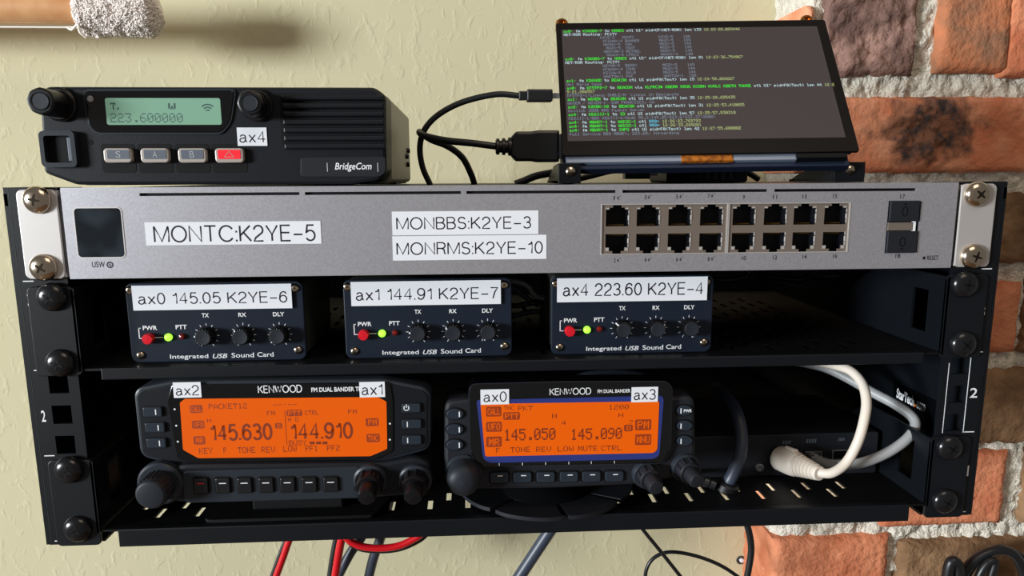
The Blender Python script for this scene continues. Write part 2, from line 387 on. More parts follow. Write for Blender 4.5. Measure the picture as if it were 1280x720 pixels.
mb = MB(); mb.box(640, 1100, YB+6, YP+20, -900, 900); mb.box(258, 640, YB+7, YP+20, 420, 900); mb.box(258, 640, YB+7, YP+20, -900, -330); wr.part('mortar', mb, mort, smooth=False)
mb = MB(); mb.box(-1100, 1100, -1500, YP+20, -920, -900); solo('floor', mb, mat('floor boards', (120, 92, 66), .5, c2=(98, 74, 52), cscale=8), kind='structure')

def brickmat(name, a, b, cpatch=None, bump=.8):
    m = mat(name, a, .85, 0, .2, bump, 190, c2=b, cscale=38, bdist=.0030, detail=9)
    return m
BM = dict(w=brickmat('pale brick', (222, 200, 170), (204, 180, 150)), o=brickmat('orange brick', (216, 140, 104), (184, 106, 74)), l=brickmat('light orange brick', (228, 162, 126), (212, 138, 102)),
          p=brickmat('purple brown brick', (158, 124, 112), (104, 80, 74), bump=1), b=brickmat('brown brick', (150, 118, 88), (112, 84, 60)),
          k=brickmat('patched orange brick', (214, 130, 94), (228, 158, 122)), d=brickmat('brown and orange brick', (196, 122, 84), (140, 104, 82)))
def patch(m):                                # crusted patch with a shape of its own on one brick
    nt = m.node_tree; b = nt.nodes['Principled BSDF']; tc = nt.nodes['Texture Coordinate']
    q = at(1158, 165, YB); mp = nt.nodes.new('ShaderNodeMapping'); mp.inputs['Location'].default_value = (-(q.x-258)*S, 0, -q.z*S); nt.links.new(tc.outputs['Object'], mp.inputs['Vector'])
    m2 = nt.nodes.new('ShaderNodeMapping'); m2.inputs['Scale'].default_value = (21, 0, 28); nt.links.new(mp.outputs[0], m2.inputs['Vector'])
    ln = nt.nodes.new('ShaderNodeVectorMath'); ln.operation = 'LENGTH'; nt.links.new(m2.outputs[0], ln.inputs[0])
    n = nt.nodes.new('ShaderNodeTexNoise'); n.inputs['Scale'].default_value = 70; n.inputs['Detail'].default_value = 6; nt.links.new(tc.outputs['Object'], n.inputs['Vector'])
    a = nt.nodes.new('ShaderNodeMath'); a.operation = 'MULTIPLY_ADD'; a.inputs[1].default_value = -1.7; nt.links.new(n.outputs['Fac'], a.inputs[0]); nt.links.new(ln.outputs['Value'], a.inputs[2])
    r = nt.nodes.new('ShaderNodeMapRange'); r.inputs['From Min'].default_value = .25; r.inputs['From Max'].default_value = -.25; nt.links.new(a.outputs[0], r.inputs['Value'])
    n2 = nt.nodes.new('ShaderNodeTexNoise'); n2.inputs['Scale'].default_value = 110; n2.inputs['Detail'].default_value = 7; nt.links.new(tc.outputs['Object'], n2.inputs['Vector'])
    cr = nt.nodes.new('ShaderNodeValToRGB'); cr.color_ramp.elements[0].position = .36; cr.color_ramp.elements[1].position = .60
    cr.color_ramp.elements[0].color = (*lin((74, 66, 66)), 1); cr.color_ramp.elements[1].color = (*lin((146, 100, 78)), 1); nt.links.new(n2.outputs['Fac'], cr.inputs[0])
    mx = nt.nodes.new('ShaderNodeMix'); mx.data_type = 'RGBA'; old = b.inputs['Base Color'].links[0].from_socket
    nt.links.new(r.outputs[0], mx.inputs['Factor']); nt.links.new(old, mx.inputs['A']); nt.links.new(cr.outputs[0], mx.inputs['B']); nt.links.new(mx.outputs['Result'], b.inputs['Base Color'])
patch(BM['k'])
BM['p2'] = BM['b']
def brick(px0, py0, px1, py1, key, seed, amp=1.0, side=False, label=None, yf=YB, prot=0):
    x0, z0, x1, z1 = R(px0, py0, px1, py1, yf)
    if side: x0 = 254.5
    brick_mm(x0, z0, x1, z1, key, seed, amp, label, yf)
def brick_mm(x0, z0, x1, z1, key, seed, amp=1.0, label=None, yf=YB):
    st = 2.2 if key in 'kp' else 4.5; nx = max(8, int((x1-x0)/st)); nz = max(6, int((z1-z0)/st)); g = []; fs = []; cq = at(1158, 165, YB)
    for j in range(nz+1):
        for i in range(nx+1):
            u = i/nx; v = j/nz; x = x0+(x1-x0)*u; z = z0+(z1-z0)*v
            ex = min(x-x0, x1-x); ez = min(z-z0, z1-z); e = min(ex, ez)
            y = yf-amp*(2.2*fbm(x, z, 26, seed)+.9*fbm(x, z, 8, seed+4, 3))+(2.4 if e < .1 else 0)
            y += 2.2*max(0, 1-e/5)**2
            if key == 'k': k_ = max(0, 1-(((x-cq.x)/44)**2+((z-cq.z)/31)**2)**1.5); y -= k_*(5+5*fbm(x, z, 15, 31)+3.4*fbm(x, z, 5, 35, 3))
            if key == 'p': y -= 1.8*fbm(x, z, 7, 37, 3)*min(1, e/6)
            if ex < .1: x += 1.8*amp*fbm(z, seed, 9, 2)*(-1 if u < .5 else 1)
            if ez < .1: z += 1.6*amp*fbm(x, seed, 11, 6)*(-1 if v < .5 else 1)
            g.append((x, y, z))
    W = nx+1
    for j in range(nz):
        for i in range(nx): fs.append((j*W+i, j*W+i+1, (j+1)*W+i+1, (j+1)*W+i))
    per = [i for i in range(nx+1)]+[j*W+nx for j in range(1, nz+1)]+[nz*W+i for i in range(nx-1, -1, -1)]+[j*W for j in range(nz-1, 0, -1)]
    n = len(g); P = len(per)
    for t, k in enumerate(per):
        x, y, z = g[k]; g.append((x, YP+2, z))
    for t in range(P): fs.append((per[t], n+t, n+(t+1) % P, per[(t+1) % P]))
    fs.append(tuple(n+t for t in range(P)))
    mb = MB(); mb.add(g, fs); wr.part('brick', mb, BM[key], ang=60, label=label)
brick_mm(254.5, 252, 262, 322, 'l', 1, 1)
brick(1038, -45, 1144, 93, 'p', 2, 1.7, label='dark purple brown rough brick')
brick(1183, -45, 1262, 90, 'd', 3, .7); brick(1268, -45, 1370, 96, 'o', 4, 1.2)
brick(1000, 121, 1292, 214, 'k', 5, .9, side=True, label='orange brick with a dark clinker crust')
brick(1309, 121, 1450, 214, 'o', 6, 1)
brick(1000, 243, 1130, 330, 'o', 7, 1, side=True); brick(1150, 243, 1330, 328, 'b', 8, 1)
brick(1000, 356, 1100, 440, 'o', 9, 1, side=True); brick(1118, 356, 1272, 441, 'o', 10, .8); brick(1290, 350, 1420, 440, 'b', 11, 1)
brick(1000, 466, 1080, 554, 'o', 12, 1, side=True); brick(1100, 466, 1330, 554, 'b', 13, 1.8, label='brown rough faced brick')
brick(1000, 572, 1100, 652, 'w', 14, 1, side=True, label='pale beige brick'); brick(1112, 569, 1253, 656, 'o', 15, .8); brick(1290, 560, 1400, 652, 'b', 16, 1.2)
brick(980, 676, 1106, 765, 'o', 17, .7, side=True); brick(1128, 679, 1300, 765, 'b', 18, 1)
brick_mm(254.5, -130, 268, -82, 'l', 19, 1)

# ------------------------------------------------------------------ screws (shared meshes)
def screwmeshes(r, h, mt, rec):
    mb = MB(); mb.lathe([(r, 0), (r, .25*h), (r*.93, .5*h), (r*.78, .76*h), (r*.5, .94*h), (r*.2, h), (.01, h)], (0, 0, 0), n=28)
    a = mesh('screw', mb, mt, ang=60)
    mb = MB()
    for t in (0, PI/2):
        c, s_ = math.cos(t), math.sin(t); L = r*.42; w_ = r*.10
        mb.add([(c*x-s_*z, y, s_*x+c*z) for y in (-h*1.02, -h*.6) for x, z in ((-L, -w_*.5), (-w_, -w_), (w_, -w_), (L, -w_*.5), (L, w_*.5), (w_, w_), (-w_, w_), (-L, w_*.5))],
               [tuple(range(8)), tuple(range(8, 16))]+[(i, (i+1) % 8, 8+(i+1) % 8, 8+i) for i in range(8)])
    return a, mesh('cross_recess', mb, rec)
SCN = screwmeshes(6.5, 3.8, M['nickel'], M['cross']); SCB = screwmeshes(7.0, 4.2, M['screw'], M['dark']); SCS = screwmeshes(2.1, 1.2, M['nickel'], M['cross'])
def screw(t, kind, x, y, z, a=0.3, label=None):
    o = t.link('screw', kind[0], loc=(x, y, z), label=label); c = t.link('cross_recess', kind[1], o); c.rotation_euler = (0, a, 0); return o

# ------------------------------------------------------------------ rack frame
fr = Thing('equipment_rack', 'black wall-mounted four-unit rack frame with numbered rails', 'rack', loc=(0, 0, 0))
holes = [k*44.45+q for k in range(4) for q in (6.35, 22.225, 38.1)]
for s_ in (-1, 1):
    xs = sorted([s_*246, s_*237.2, s_*227.8, s_*222.6]); zs = sorted([-3, 179]+[h+d for h in holes for d in (-4.8, 4.8)])
    mb = MB(); mb.cells(xs, zs, lambda x, z: not (227.8 < abs(x) < 237.2 and any(abs(z-h) < 4.8 for h in holes)), 0, 2)
    xa, xb = sorted([s_*246, s_*248]); mb.box(xa, xb, .4, 300, -3, 176); xa, xb = sorted([s_*245, s_*248]); mb.box(xa, xb, .4, 26, 170, 179, .3)  # outer return carried to the rear to block light behind the holes
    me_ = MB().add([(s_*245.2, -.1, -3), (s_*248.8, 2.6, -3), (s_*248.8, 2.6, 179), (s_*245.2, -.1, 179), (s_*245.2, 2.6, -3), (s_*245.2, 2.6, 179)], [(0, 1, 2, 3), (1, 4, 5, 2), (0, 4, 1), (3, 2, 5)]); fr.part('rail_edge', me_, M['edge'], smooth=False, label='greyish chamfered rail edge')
    xa, xb = sorted([s_*238.2, s_*240.2]); mb.box(xa, xb, 2, 300, 0, 176)
    xa, xb = sorted([s_*224, s_*244]); mb.box(xa, xb, 2, 26, 177.2, 178.8)
    fr.part('rail', mb, M['blk'], smooth=False)
    mb = MB(); xa, xb = sorted([s_*222, s_*246]); mb.box(xa, xb, 299, 335 if s_ < 0 else 301, 0, 176); fr.part('wall_flange', mb, M['blkin'])
    mb = MB(); xa, xb = sorted([s_*219.2, s_*246]); mb.box(xa, xb, 2, 299, -2.9, -1.5); fr.part('bottom_light_stop', mb, M['blkin'])  # added, out of view: closes the bottom gap to light from the wall
mb = MB(); mb.box(-246, 246, 296, 299, -14, 176); fr.part('rear_shade_panel', mb, M['blkin'])  # added back sheet that keeps the rack interior dark
mb = MB(); F_ = -.15
for k, zz in ((0, 133.35), (1, 88.9), (2, 44.45)):
    for (x0, x1) in ((-243.5, -238.5), (238.5, 244)): mb.box(x0, x1, -.1, 0, zz+.6, zz+1.1)
mb.box(-243.5, -238.5, -.1, 0, -1.2, -.7); mb.box(239, 244, -.1, 0, -1.2, -.7)
mb.box(226, 226.3, -.1, 0, 45, 84); mb.box(237.6, 237.95, -.1, 0, 45, 87)  # white uprights beside the right holes: painted edge highlights
for c, bx in (('2', (51, 513, 58, 527)), ('2', (1213, 485, 1221, 497)), ('1', (1206.5, 582, 1210, 595)), ('3', (1224, 382, 1230.5, 396)), ('3', (33.5, 367, 41, 383))):
    mb.text(c, R(*bx, 0), F_, .01)
fr.part('numeral_and_highlight', mb, M['white'], fix=False, smooth=False)
# supplier plate on the inner face of the right side panel: runs towards the viewer
def side_xf(p): return Vector((238.1+p.y, -p.x, p.z))      # text x grows towards the viewer
def onside(px, py):
    d = FW+RT*(px-640)/924-UP*(py-360-CQ[7])/924; q = CC+d*(238.1-CC.x)/d.x; return -q.y, q.z
A = onside(1119, 478); B = onside(1172, 534)
mb = MB(); mb.xf = side_xf; mb.box(A[0]-1, B[0], -.3, 0, B[1]-1, A[1]+1); pl = fr.part('maker_plate', mb, M['gls'], label='glossy black maker plate with white lettering')
a = onside(1121, 500); b = onside(1158, 503); mb = MB(); mb.xf = side_xf
h0 = onside(1121, 484)[1]; L0 = a[0]; L1 = b[0]; zb = onside(1121, 497)[1]
mb.text('StarTech', (L0, zb, L0+(L1-L0)*.63, h0), -.5, .03); mb.text('com', (L0+(L1-L0)*.72, zb, L1, zb+(h0-zb)*.72), -.5, .01)
fr.part('printed_lettering', mb, M['white'], pl, smooth=False, fix=False)
mb = MB(); mb.xf = side_xf; mb.text('Made in China', (L0-2, zb-20, L0+22, zb-17), -.2); fr.part('printed_lettering', mb, M['grey'], smooth=False, fix=False)
mb = MB(); mb.xf = side_xf; mb.flat(circ(L0+(L1-L0)*.67, zb+1.2, 1.0, 12), -.55); fr.part('logo_dot', mb, M['orange'], pl, label='orange round dot', fix=False)

# ------------------------------------------------------------------ shelves
def shelf(lab, zt, lip, ztop, zbot, screws, dep, rows):
    t = Thing('rack_shelf', lab, 'shelf', loc=(0, 0, zt))
    xs = set([-219, 219]); ys = set([-1, dep]); sl = []
    for r_ in range(rows):
        for k in range(20):
            x = 112+20.7*(k-16)+2.2; sl.append((x-1.4, x+1.4, 11.5+44*r_, 24.5+44*r_)); sl.append((x-1.4+10, x+1.4+10, 22+44*r_, 34+44*r_))
            if rows > 1: sl.append((x-1.4, x+1.4, 33.5+44*r_, 46+44*r_)) 
            if r_ < rows-1: sl.append((x-1.4+10, x+1.4+10, 44+44*r_, 55+44*r_))
    sl = [q for q in sl if -212 < q[0] and q[1] < 212 and q[3] < 205]
    for q in sl: xs |= {q[0], q[1]}; ys |= {q[2], q[3]}
    xs = sorted(xs); ys = sorted(ys); byx = {}
    for q in sl: byx.setdefault(round(q[0], 3), []).append(q)
    def solid(x, y):
        for q in sl:
            if q[0] < x < q[1] and q[2] < y < q[3]: return False
        return True
    mb = MB(); mb.xf = lambda p: Vector((p.x, p.z, p.y)); mb.cells(xs, ys, solid, zt-1.2, zt)
    t.part('vented_tray', mb, M['blkin'], smooth=False)
    mb = MB(); mb.xf = lambda p: Vector(p)
    mb.prism([(-210.5, lip), (210.5, lip), (210.5, zt+.2), (-210.5, zt+.2)], -2.2, -1, .6); mb.box(-210.5, 210.5, -2, 2, zt-1.4, zt+.3, .25)
    t.part('front_lip', mb, M['blk'])
    mb = MB(); mb.box(-219, 219, dep-1.5, dep, zt-12, zt+.2); t.part('rear_lip', mb, M['blkin'])
    for s_ in (-1, 1):
        mb = MB(); xa, xb = sorted([s_*241.5, s_*219.5])
        mb.prism(rrect(xa, zbot, xb, ztop, 2.5), -1.7, -.1, .4)
        # side plate with one upright slot, tapering towards the rear
        yy = [-1.7, 13, 27, 70, 208]; zz = [zt-1.2, zt+8, zt+33, ztop-1]; vs = []; fs = []
        mb.xf = lambda p, s_=s_: Vector((s_*(219.5+p.y), p.x, p.z))
        mb.cells([-1.7, 13, 27, 60], [zt-1.2, zt+8, zt+31, ztop-1], lambda a, b: not (13 < a < 27 and zt+8 < b < zt+31), 0, 1.5)
        mb.prism([(60, zt-1.2), (208, zt-1.2), (208, zt+8), (110, zt+14), (60, ztop-1)], 0, 1.5)
        t.part('mounting_ear', mb, M['blk'], ang=30)
    for x, z, a in screws: screw(t, SCB, x, -1.7, z, a)
    return t
def w2(px, py): q = at(px, py, -4); return q.x, q.z
shelf('upper black vented rack shelf carrying the three small boxes', 90.3, 84.6, 131.5, 87, [(*w2(62.5, 372), .5), (*w2(73, 455), .4), (*w2(1208, 356), .1), (*w2(1206, 431), .7)], 212, 4)
shelf('lower black vented rack shelf carrying the two amber-screen control heads', 4.9, -4.5, 43.2, -3.2, [(*w2(84, 589), .2), (*w2(95, 663), .4), (*w2(1189, 561), .6), (*w2(1183, 628), .5)], 292, 1)

# ------------------------------------------------------------------ network switch
sw = Thing('network_switch', 'silver sixteen-port network switch mounted across the top of the rack', 'switch', loc=(0, 0, 135.4))
x0, z0, x1, z1 = -220.3, 135.5, 220.3, 178.4; YF = -2
holes_ = []
for a, b in ((174, 374), (381, 576), (583, 770), (778, 960), (968, 1146)):
    xa = at(a, 240, YF).x; xb = at(b, 238, YF).x; holes_.append((xa, xb, 174.6, 176.0))
bl = [(at(751, 285, YF).x, at(909.5, 285, YF).x), (at(909.8, 285, YF).x, at(1061.5, 285, YF).x)]
zb0, zb1 = at(751, 318.5, YF).z, at(751, 255.2, YF).z
holes_.append((bl[0][0], bl[1][1], zb0, zb1)); sfp = R(1111, 251, 1146, 316, YF); holes_.append((sfp[0], sfp[2], sfp[1], sfp[3]))
xs = sorted({x0, x1} | {h[0] for h in holes_} | {h[1] for h in holes_}); zs = sorted({z0, z1} | {h[2] for h in holes_} | {h[3] for h in holes_})
mb = MB(); mb.cells(xs, zs, lambda x, z: not any(h[0] < x < h[1] and h[2] < z < h[3] for h in holes_), YF, YF+1.6)
mb.box(x0-.25, x0, YF+.4, YF+2, z0, z1); mb.box(x1, x1+.25, YF+.4, YF+2, z0, z1); mb.box(x0, x1, YF+.3, YF+2, z1, z1+.35); mb.box(x0, x1, YF+.3, YF+2, z0-.3, z0)
sw.part('faceplate', mb, M['silver'], smooth=False)
mb = MB(); mb.box(-219, 219, 6, 195, 136.5, 178.2); sw.part('chassis', mb, M['blkin'])
mb = MB(); mb.box(-219, 219, YF+1.7, 6, 173, 177.5); mb.box(sfp[0]-2, sfp[2]+2, YF+1.7, 6, sfp[1]-2, sfp[3]+2); sw.part('vent_backing', mb, M['dark'])
for s_ in (-1, 1):
    mb = MB(); xa, xb = sorted([s_*241, s_*222.3]); mb.prism(rrect(xa, 135.4, xb, 178, 2.8), -1.9, -.1, .5)
    xa, xb = sorted([s_*222.3, s_*224]); mb.box(xa, xb, -1.4, 40, 136, 177.5, .5); sw.part('rack_ear', mb, M['ear'])
for px, py, a in ((44, 250, .2), (52, 335, .6), (1224, 243, .7), (1219, 321, .3)):
    x, z = w2(px, py); screw(sw, SCN, x, -1.9, z, a, 'shiny nickel screw')
mb = MB(); r_ = R(92, 260.5, 156.5, 321, YF); mb.prism(rrect(r_[0], r_[1], r_[2], r_[3], 1.8), YF-.25, YF, .1); sw.part('status_screen', mb, M['stat'], label='small square black status screen')
mb = MB(); r0, r1 = inset(rrect(r_[0], r_[1], r_[2], r_[3], 1.8), -.5), rrect(r_[0], r_[1], r_[2], r_[3], 1.8); mb.ring(r0, r1, YF-.2, YF); sw.part('screen_rim', mb, M['ear'])
# printing on the face
mb = MB(); yy = YF-.06
mb.text('USW', R(114.5, 327, 131.5, 334.3, YF), yy, .01)
c = at(137.5, 331, YF); o_ = circ(c.x, c.z, 1.6, 20); i_ = circ(c.x, c.z, 1.0, 20); mb.ring(o_, i_, yy-.01, yy)
mb.flat([(c.x+.1, c.z+1.3), (c.x-.7, c.z-.2), (c.x, c.z-.1), (c.x-.1, c.z-1.3), (c.x+.7, c.z+.2), (c.x, c.z+.1)], yy)
def bolt(mb, x, z, h):
    mb.flat([(x+.45*h, z+h), (x, z+.42*h), (x+.3*h, z+.42*h)], yy); mb.flat([(x+.2*h, z), (x+.62*h, z+.55*h), (x+.3*h, z+.52*h)], yy)
    mb.flat(circ(x+.8*h, z+.9*h, .12*h, 6), yy)
cols = [771.5, 810, 849.5, 889]; cols2 = [929.5, 968.5, 1005.5, 1043.5]
for i, cx in enumerate(cols):
    for n_, yb, k_ in ((2*i+1, 250.2-.9*i, 0), (2*i+2, 328-.55*i, 1)):
        q = at(cx-4.5, yb, YF); mb.text(str(n_), (q.x, q.z, q.x+(1.0 if n_ > 1 else .5), q.z+2.1), yy, .01); bolt(mb, q.x+1.5, q.z-.1, 2.3)
for i, cx in enumerate(cols2):
    for n_, yb in ((2*i+9, 249.2-.5*i), (2*i+10, 325.2-.9*i)):
        q = at(cx-(2.4 if n_ > 9 else 1.2), yb, YF); mb.text(str(n_), (q.x, q.z, q.x+(2.1 if n_ > 9 else 1.0), q.z+2.1), yy, .01)
mb.text('17', R(1125.5, 243, 1131, 248.5, YF), yy, .01); mb.text('18', R(1119.5, 317, 1125, 322.5, YF), yy, .01)
mb.text('RESET', R(1159, 319.5, 1172.5, 325, YF), yy, .01); c = at(1155, 322.5, YF); mb.flat(circ(c.x, c.z, .85, 14), yy)
sw.part('printed_lettering', mb, M['ink'], smooth=False, fix=False)
# port blocks: metal shield plates with T-shaped openings
tz = [(261, 282), (292.6, 311)]
def topening(pc, row, blk):
    hw = 5.75; c = pc
    if row == 0: return [(c-hw, c+hw, 155.95, 165.1), (c-3.9, c+3.9, 165.1, 167.0), (c-2.2, c+2.2, 167.0, 168.6)]
    return [(c-hw, c+hw, 146.4, 154.0), (c-3.9, c+3.9, 144.4, 146.4), (c-2.2, c+2.2, 142.7, 144.4)]
zt0 = at(772, 282, YF).z; print('port z', zt0, at(772, 261, YF).z, at(772, 255, YF).z, at(772, 293, YF).z, at(772, 311, YF).z, at(772, 318, YF).z, zb0, zb1, bl)
ZT = [at(772, p, YF).z for p in (283, 262, 259.5, 256.5)]; ZB = [at(772, p, YF).z for p in (292.7, 309.5, 314, 317.7)]
def openings(c):
    return [[(c-5.75, c+5.75, ZT[0], ZT[1]), (c-3.9, c+3.9, ZT[1], ZT[2]), (c-2.2, c+2.2, ZT[2], ZT[3])],
            [(c-5.75, c+5.75, ZB[1], ZB[0]), (c-3.9, c+3.9, ZB[2], ZB[1]), (c-2.2, c+2.2, ZB[3], ZB[2])]]
sock = None
for bi, cc in enumerate((cols, cols2)):
    a, b = bl[bi]; op = []; cen = []
    for px in cc: c = at(px, 287, YF).x; cen.append(c); op += openings(c)
    flat_ = [q for o in op for q in o]
    xs = sorted({a+.4, b-.4} | {q[0] for q in flat_} | {q[1] for q in flat_}); zs = sorted({zb0+.3, zb1-.3} | {q[2] for q in flat_} | {q[3] for q in flat_})
    mb = MB(); mb.cells(xs, zs, lambda x, z: not any(q[0] < x < q[1] and q[2] < z < q[3] for q in flat_), YF+.4, YF+1.2)
    pp = sw.part('port_shield', mb, M['tan'], smooth=False)
    mb = MB(); mb.ring([(a, zb0), (b, zb0), (b, zb1), (a, zb1)], [(a+.55, zb0+.4), (b-.55, zb0+.4), (b-.55, zb1-.4), (a+.55, zb1-.4)], YF-.25, YF+.6); sw.part('shield_rim', mb, M['ear'], pp, smooth=False)
    for ci, c in enumerate(cen):
        for row in (0, 1):
            q = openings(c)[row]; za, zb_ = (q[0][2], q[0][3]); s_ = 1 if row == 0 else -1
            if (row, 'm') not in globals().setdefault('PM', {}):
                mb = MB(); o2 = openings(0)[row]; zl_ = min(k[2] for k in o2); zh_ = max(k[3] for k in o2)
                # cavity: five walls set behind the shield
                mb.box(-6.4, 6.4, YF+9, YF+10, zl_-.4, zh_+.4); mb.box(-6.4, -5.8, YF+1.2, YF+9, zl_-.4, zh_+.4); mb.box(5.8, 6.4, YF+1.2, YF+9, zl_-.4, zh_+.4)
                mb.box(-6.4, 6.4, YF+1.2, YF+9, zh_, zh_+.4); mb.box(-6.4, 6.4, YF+1.2, YF+9, zl_-.4, zl_)
                m1 = mesh('ethernet_port', mb, M['key'], smooth=False)
                mb = MB(); z_in = o2[0][2]+.4 if row == 0 else o2[0][3]-.9
                for k in range(8): mb.box(-3.6+k*1.0, -3.25+k*1.0, YF+3, YF+8.5, z_in, z_in+.4)
                m2 = mesh('contact_pin', mb, M['gold'], smooth=False)
                mb = MB(); zc = (o2[0][2]+o2[0][3])/2
                mb.box(5.35, 6.1, YF+.1, YF+1.0, zc-1.3, zc+1.3, .15); 
                for dz in (-3.2, 2.0): mb.box(5.6, 5.95, YF+.15, YF+1.0, zc+dz, zc+dz+1.6)
                e1 = o2[1]; 
                for s2 in (-1, 1): mb.box(*sorted([s2*5.6, s2*4.1]), YF+.15, YF+.9, min(e1[2], e1[3])+.15, max(e1[2], e1[3])-.1)
                m3 = mesh('spring_tab', mb, M['ear'], smooth=False); PM[(row, 'm')] = (m1, m2, m3)
            m1, m2, m3 = PM[(row, 'm')]
            o = sw.link('ethernet_port', m1, loc=(c, 0, 0)); 
            for nm, mm in (('contact_pin', m2), ('spring_tab', m3)): sw.link(nm, mm, o, kind='stuff' if nm == 'contact_pin' else None)
            o.location.z -= 0; o.location = Vector((c, 0, -135.4))*S+Vector((0, 0, .1354)) if False else (Vector((c, 0, 0))-sw.org)*S
for (a, b, c, d), up in (((1112.5, 251.5, 1146.5, 276.5), 1), ((1109, 289, 1143.5, 315.5), -1)):
    q = R(a, b, c, d, YF); mb = MB(); mb.box(q[0], q[2], YF-1.2, YF+5, q[1], q[3], .3); o = sw.part('dust_cover', mb, M['rad2'], label='grey plastic dust cover in an optical port')
    mb = MB(); cx = (q[0]+q[2])/2; cz = (q[1]+q[3])/2; mb.ring(circ(cx, cz, 1.6, 16, 2.6), circ(cx, cz, 1.1, 16, 2.1), YF-1.3, YF-1.2); mb.flat([(cx-1, cz+up*3.2), (cx+1, cz+up*3.2), (cx, cz+up*4.4)], YF-1.25)
    sw.part('arrow_mark', mb, M['dark'], o, smooth=False)
q = R(1110, 278, 1141, 288, YF); mb = MB(); mb.box(q[0], q[2], YF-.2, YF+4, q[1], q[3], .2); sw.part('cage_strip', mb, M['tan'])
mb = MB(); mb.box(q[2], q[2]+1.2, YF-.25, YF+2, q[1]-.5, q[3]+.6, .1); sw.part('light_pipe', mb, M['white'])
def sticker(t, px, py, px2, py2, Y, txt, tb, parent=None, off=-.004, rot=0, th=.18):
    q = R(px, py, px2, py2, Y); mb = MB()
    mb.prism([(q[0], q[1]), (q[2], q[1]), (q[2], q[3]), (q[0], q[3])], Y-th, Y-.02); o = t.part('label_sticker', mb, M['paper'], parent, label='white label tape reading '+txt, smooth=False)
    mb = MB(); stroke_text(mb, txt, R(*tb, Y), Y-th-.05); t.part('printed_lettering', mb, M['ink'], o, smooth=False, fix=False) if parent is None else t.part('printed_lettering', mb, M['ink'], parent, smooth=False, fix=False)
    return o
sticker(sw, 180.5, 278, 402, 304.5, YF, 'MONTC:K2YE-5', (191, 282, 395, 301.5))
sticker(sw, 489.7, 264.5, 673, 292.5, YF, 'MONBBS:K2YE-3', (495, 271.5, 664, 285.7))
sticker(sw, 490.3, 295.3, 683, 323.5, YF, 'MONRMS:K2YE-10', (495.3, 303, 678.5, 317))

